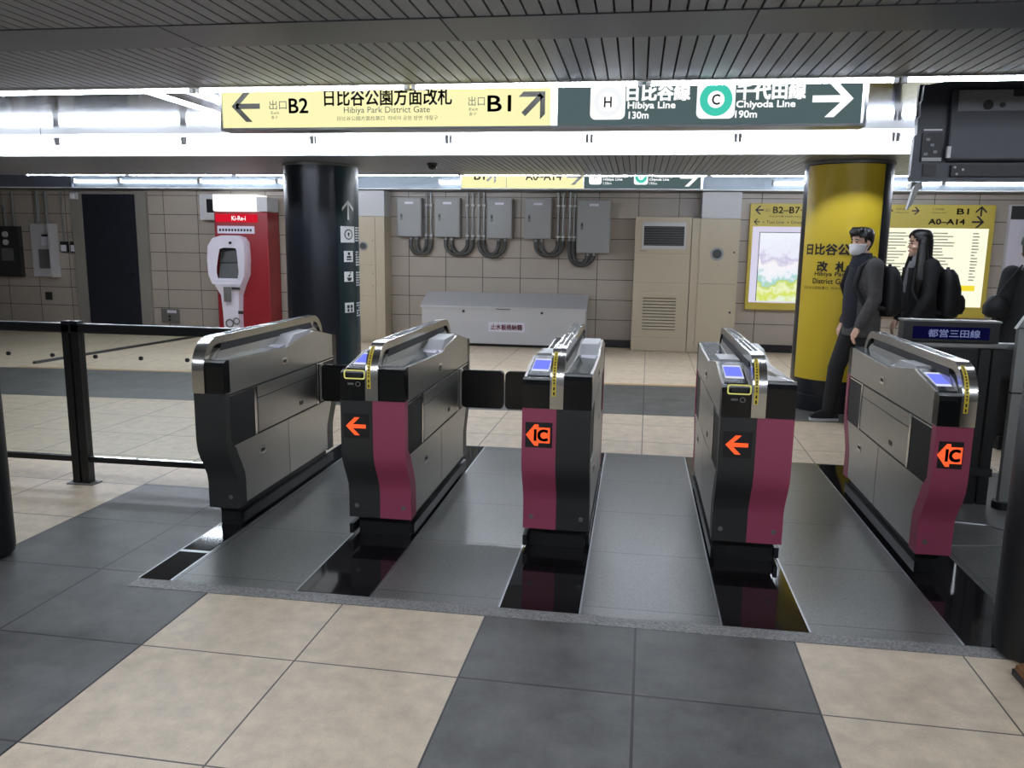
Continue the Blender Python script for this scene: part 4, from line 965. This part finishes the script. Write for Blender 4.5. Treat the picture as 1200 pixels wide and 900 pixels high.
def walker(name, label, loc, yaw, hyaw, H, torso_m, leg_m, cfg):
    """standing or walking figure; forward is local +X turned by yaw"""
    t = thing(name, label, 'person', loc, 0)
    k = H/1.75; c, s_ = cos(yaw), sin(yaw)
    def W(f, l, z): return ((f*c-l*s_)*k, (f*s_+l*c)*k, z*k)
    st = cfg.get('stride', .0)
    hipz, shz, nkz = .92, 1.44, 1.50
    legs = []
    for sd, q in ((1, 1), (-1, -1)):
        f = q*st
        legs.append([W(.0, sd*.09, hipz), W(f*.55+.03, sd*.09, .50), W(f-.02, sd*.09, .095)])
    arms = []
    for sd in (1, -1):
        a = cfg.get('arm_l' if sd == 1 else 'arm_r', (.05, .12, -.02))
        arms.append([W(-.01, sd*.185, shz-.02), W(a[0]-.03, sd*.235, 1.14), W(a[1], sd*(.22+a[2]), .90 if len(a) < 4 else a[3])])
    hc = W(.045, 0, 1.512); hc = (hc[0], hc[1], H-.236*1.0-.012)
    # body: one continuous skin
    b = MB(); L = head(b, hc, hyaw, 1.0)
    b.tube([W(0, 0, 1.40), W(.01, 0, 1.47), (hc[0]-.012*cos(hyaw), hc[1]-.012*sin(hyaw), hc[2]+.06)], [.075, .058, .056], 14)
    F = (c, s_)
    b.loft([ell(W(0, 0, z), f*k, bk*k, h*k, 20, F) for z, f, bk, h in ((.86, .09, .11, .15), (1.0, .09, .10, .145), (1.15, .09, .085, .13), (1.3, .105, .09, .155), (1.42, .07, .08, .15), (1.46, .04, .05, .08))])
    for lg in legs: limb(b, lg, [.085*k, .055*k, .038*k])
    for lg in legs:
        x, y, z = lg[2]; limb(b, [(x-.03*c, y-.03*s_, .045), (x+.12*c, y+.12*s_, .03)], [.03, .026])
    for ar in arms:
        limb(b, ar, [.05*k, .04*k, .028*k]); d = Vector(ar[2])-Vector(ar[1]); hand(b, ar[2], d, (s_ if abs(d.z) > .2 else 0, -c if abs(d.z) > .2 else 0, 0 if abs(d.z) > .2 else 1))
    merged(b, 'body', M_['skin'], t, .0065, 2)
    face_bits(t, L, hyaw, cfg.get('mask'))
    # clothes
    j = MB(); tz = cfg.get('hem', .78)
    prof = [(tz, .135, .15, .195), (tz+.02, .14, .155, .20), (1.0, .135, .145, .195), (1.18, .135, .13, .185), (1.32, .135, .125, .20), (1.42, .095, .105, .185), (1.465, .06, .075, .115), (1.49, .055, .07, .08)]
    j.loft([ell(W(0, 0, z), f*k, bk*k, h*k, 24, F) for z, f, bk, h in prof])
    for ar in arms:
        e = tuple(Vector(ar[1])+(Vector(ar[2])-Vector(ar[1]))*.93); limb(j, [ar[0], ar[1], e], [.072*k, .060*k, .047*k])
    merged(j, cfg.get('top', 'jacket'), torso_m, t, .010, 5)
    tr_ = MB()
    tr_.loft([ell(W(0, 0, z), f*k, bk*k, h*k, 20, F) for z, f, bk, h in ((.80, .10, .125, .165), (.9, .11, .125, .17), (1.0, .10, .11, .155))])
    for lg in legs:
        limb(tr_, lg, [.105*k, .075*k, .06*k])
    merged(tr_, 'trousers', leg_m, t, .010, 4)
    for lg in legs:
        x, y, z = lg[2]; sh = MB(); px_, py_ = x-.05*c, y-.05*s_
        sh.loft([[(px_+u*c-v*s_, py_+u*s_+v*c, zz) for u, v in ((-.035*g_, -.032*g_), (.06*g_, -.042*g_), (.16*g_, -.046*g_), (.215*g_, -.022*g_), (.215*g_, .022*g_), (.16*g_, .046*g_), (.06*g_, .042*g_), (-.035*g_, .032*g_))] for zz, g_ in ((.028, 1.0), (.05, 1.0), (.075, .9))]+
                [[(px_+u*c-v*s_, py_+u*s_+v*c, zz) for u, v in ((-.03, -.025), (.0, -.03), (.04, -.03), (.09, -.02), (.09, .02), (.04, .03), (.0, .03), (-.03, .025))] for zz in (.11,)])
        so = sh.build('shoe', M_['blackcloth'], t, True)
        MB().prism([(px_+u*c-v*s_, py_+u*s_+v*c) for u, v in ((-.04, -.034), (.06, -.045), (.165, -.048), (.222, -.024), (.222, .024), (.165, .048), (.06, .045), (-.04, .034))], 'Z', .003, .028).build('sole', cfg.get('sole', M_['rubber']), so)
    return t, W, L, hc, F, k
def backpack(loc, yaw, label, k=1.):
    """soft pack; local forward is towards the wearer's front"""
    o = thing('backpack', label, 'backpack', loc); c, s_ = cos(yaw), sin(yaw); F = (c, s_)
    m = MB(); m.loft([ell((0, 0, z*k), f*k, b_*k, h*k, 24, F) for z, f, b_, h in ((0, .05, .09, .11), (.03, .07, .13, .145), (.12, .075, .155, .155), (.28, .075, .14, .15), (.40, .07, .10, .13), (.45, .05, .06, .09))])
    m.build('pack', M_['bagcloth'], o, True)
    q = MB(); q.loft([ell((-.10*c*k, -.10*s_*k, z*k), .05*k, b_*k, h*k, 20, F) for z, b_, h in ((.05, .07, .10), (.10, .09, .12), (.18, .085, .115), (.22, .06, .10))]); q.build('front_pocket', M_['bagcloth'], o, True)
    MB().tube([(-.02*c, -.02*s_-.03, .44*k), (-.02*c, -.02*s_-.02, .462*k), (-.02*c, -.02*s_+.02, .462*k), (-.02*c, -.02*s_+.03, .44*k)], .009, 8).build('grab_loop', M_['blackcloth'], o, True)
    return o, F
def straps(o, W0, pts):
    for p in pts: MB().tube([tuple(Vector(q)-Vector(o.location)) for q in p], .022, 8).build('strap', M_['blackcloth'], o, True)

# masked walker in the charcoal jacket
yw = RAD(188)
loc1 = (2.04, 7.78, .0)
t1, W1, L1, hc1, F1, k1 = walker('person', 'person in a white mask and charcoal jacket walking left in front of the yellow column', loc1, yw, RAD(207), 1.80, M_['charcoalcloth'], M_['blackcloth'],
    dict(mask=True, stride=-.20, hem=.80, sole=M_['maskw'], arm_l=(.02, .10, .0), arm_r=(-.02, .06, .0)))
hb = MB(); shell(hb, hc1, RAD(207), 1.0, lambda z, cf, sf: z > .178 or (z > .150 and cf < .75) or (cf < .25 and z > .085 and not (cf > -.32 and z < .135)) or (cf < -.3 and z > .045), (.001, .017))
hb.build('hair', M_['hair'], t1, 'all')
fr_ = MB()
for a in (-.05, -.03, -.01, .012, .034, .054): fr_.tube([L1(.055, a, .235), L1(.088, a*.95, .205), L1(.096-abs(a)*.4, a, .165)], [.020, .017, .006], 8)
for a in (-1, 1): fr_.tube([L1(.03, a*.06, .215), L1(.035, a*.083, .17), L1(.022, a*.08, .115)], [.022, .016, .008], 8)
fr_.build('fringe', M_['hair'], t1, 'all')
mk = MB(); shell(mk, hc1, RAD(207), 1.0, lambda z, cf, sf: cf > .12 and .0 <= z < .094, (.019, .026)); mo = mk.build('mask', M_['maskw'], t1, 'all')
mo2 = MB()
for a in (-1, 1): mo2.tube([L1(.03, a*.075, .085), L1(-.01, a*.082, .105)], .0025, 6); mo2.tube([L1(.03, a*.075, .02), L1(-.015, a*.08, .085)], .0025, 6)
mo2.build('ear_loop', M_['maskw'], mo, 'all')
sc1 = MB(); sc1.loft([ell(W1(.02, 0, z), f, b_, h, 20, F1) for z, f, b_, h in ((1.36, .10, .06, .10), (1.42, .115, .09, .115), (1.48, .10, .085, .10), (1.53, .085, .07, .085))]); sc1.build('scarf', M_['navycloth'], t1, True)
sc2 = MB(); sc2.loft([ell(W1(.085, .02, z), f, b_, h, 18, F1) for z, f, b_, h in ((.86, .05, .05, .10), (.92, .075, .06, .125), (1.10, .085, .06, .12), (1.26, .085, .06, .11), (1.40, .05, .05, .08))]); sc2.build('inner_jacket', M_['navycloth'], t1, True)
b1, _ = backpack(tuple(Vector(loc1)+Vector(W1(-.20, 0, .98))), yw, 'black backpack worn by the masked person in the charcoal jacket')
straps(b1, W1, [[tuple(Vector(loc1)+Vector(W1(-.14, sd*.10, 1.40))), tuple(Vector(loc1)+Vector(W1(-.03, sd*.115, 1.485))), tuple(Vector(loc1)+Vector(W1(.09, sd*.125, 1.40))), tuple(Vector(loc1)+Vector(W1(.13, sd*.14, 1.24))), tuple(Vector(loc1)+Vector(W1(.05, sd*.19, 1.08))), tuple(Vector(loc1)+Vector(W1(-.14, sd*.13, 1.05)))] for sd in (-1, 1)])

# long haired walker in the black coat
yw2 = RAD(183); loc2 = (2.70, 8.30, .0)
t2, W2, L2, hc2, F2, k2 = walker('person', 'person with long black hair and a black coat walking left before the lit guide board', loc2, yw2, RAD(184), 1.80, M_['blackcloth'], M_['blackcloth'],
    dict(stride=.16, hem=.62, top='coat', arm_l=(.04, .14, .0), arm_r=(.0, .10, .0)))
hb = MB(); shell(hb, hc2, RAD(184), 1.0, lambda z, cf, sf: cf < .2 or z > .03+.17*((cf-.2)/.8)**.6, (.001, .018)); hb.build('hair', M_['hair'], t2, 'all')
lh = MB(); f2 = RAD(184); q2 = (cos(f2), sin(f2))
lh.loft([ell((hc2[0]-dx*q2[0], hc2[1]-dx*q2[1], hc2[2]+z), f, b_, h, 26, q2) for z, dx, f, b_, h in ((.16, .03, .03, .088, .092), (.10, .03, .045, .09, .096), (.03, .035, .05, .085, .10), (-.06, .04, .065, .075, .115), (-.14, .05, .085, .075, .14), (-.24, .05, .10, .075, .15), (-.32, .05, .09, .06, .13), (-.36, .05, .05, .04, .08))])
lockL = lambda f, l, z: (hc2[0]+f*q2[0]-l*q2[1], hc2[1]+f*q2[1]+l*q2[0], hc2[2]+z)
for sd in (1, -1): limb(lh, [lockL(-.01, sd*.065, .15), lockL(.0, sd*.085, .03), lockL(.01, sd*.120, -.09), lockL(.03, sd*.165, -.22), lockL(.05, sd*.170, -.34)], [.04, .05, .058, .052, .022])
o = merged(lh, 'long_hair', M_['hair'], t2, .009, 3)
cl = MB(); cl.loft([ell(W2(.02, 0, z), f, b_, h, 20, F2) for z, f, b_, h in ((1.37, .09, .05, .07), (1.43, .085, .07, .075), (1.49, .075, .06, .07), (1.53, .068, .055, .065))]); cl.build('collar', M_['greycloth'], t2, True)
vn = MB(); vn.loft([[W2(f, l*wd, z) for f, l in ((.06, -1), (.06+d, -.9), (.06+d, .9), (.06, 1))] for z, d, wd in ((1.10, .085, .015), (1.25, .085, .045), (1.38, .065, .06), (1.46, .045, .05))]); vn.build('inner_top', M_['greycloth'], t2, True)
for sd in (-1, 1):
    lp = MB(); lp.loft([[W2(f+.0, sd*l, z) for f, l in ((.11, a), (.15, a+.015), (.13, a+.05), (.09, a+.05))] for z, a in ((1.06, .012), (1.25, .05), (1.40, .06))]); lp.build('lapel', M_['blackcloth'], t2, True)
face_dummy = None
b2, _ = backpack(tuple(Vector(loc2)+Vector(W2(-.21, 0, .93))), yw2, 'black backpack worn by the person with long black hair', 1.05)
straps(b2, W2, [[tuple(Vector(loc2)+Vector(W2(-.14, sd*.10, 1.38))), tuple(Vector(loc2)+Vector(W2(-.03, sd*.125, 1.485))), tuple(Vector(loc2)+Vector(W2(.10, sd*.13, 1.38))), tuple(Vector(loc2)+Vector(W2(.13, sd*.15, 1.20))), tuple(Vector(loc2)+Vector(W2(.04, sd*.20, 1.02))), tuple(Vector(loc2)+Vector(W2(-.14, sd*.13, .99)))] for sd in (-1, 1)])

# dark figure cut by the right edge
yw3 = RAD(96); loc3 = (3.10, 6.95, .0)
t3, W3, L3, hc3, F3, k3 = walker('person', 'person in a dark coat seen from behind, cut off by the right edge', loc3, yw3, RAD(105), 1.76, M_['blackcloth'], M_['blackcloth'],
    dict(stride=.12, hem=.60, top='coat', arm_l=(.02, .04, .0), arm_r=(.0, .02, .0)))
hb = MB(); shell(hb, hc3, RAD(105), 1.0, lambda z, cf, sf: z > .18 or (z > .14 and cf < .7) or (cf < .2 and z > .05), (.001, .02)); hb.build('hair', M_['hair'], t3, 'all')
t = thing('shoulder_bag', 'black shoulder bag beside the person cut off by the right edge', 'bag', (2.76, 6.74, 1.10))
MB().loft([ell((0, 0, z), f, f, h, 20) for z, f, h in ((0, .06, .035), (.03, .10, .055), (.09, .10, .06), (.15, .065, .05), (.175, .03, .03))]).build('pouch', M_['bagcloth'], t, True)
MB().tube([(.0, .0, .165), (.06, .02, .26), (.13, .06, .34), (.2, .12, .40)], .008, 8).build('strap', M_['blackcloth'], t, True)
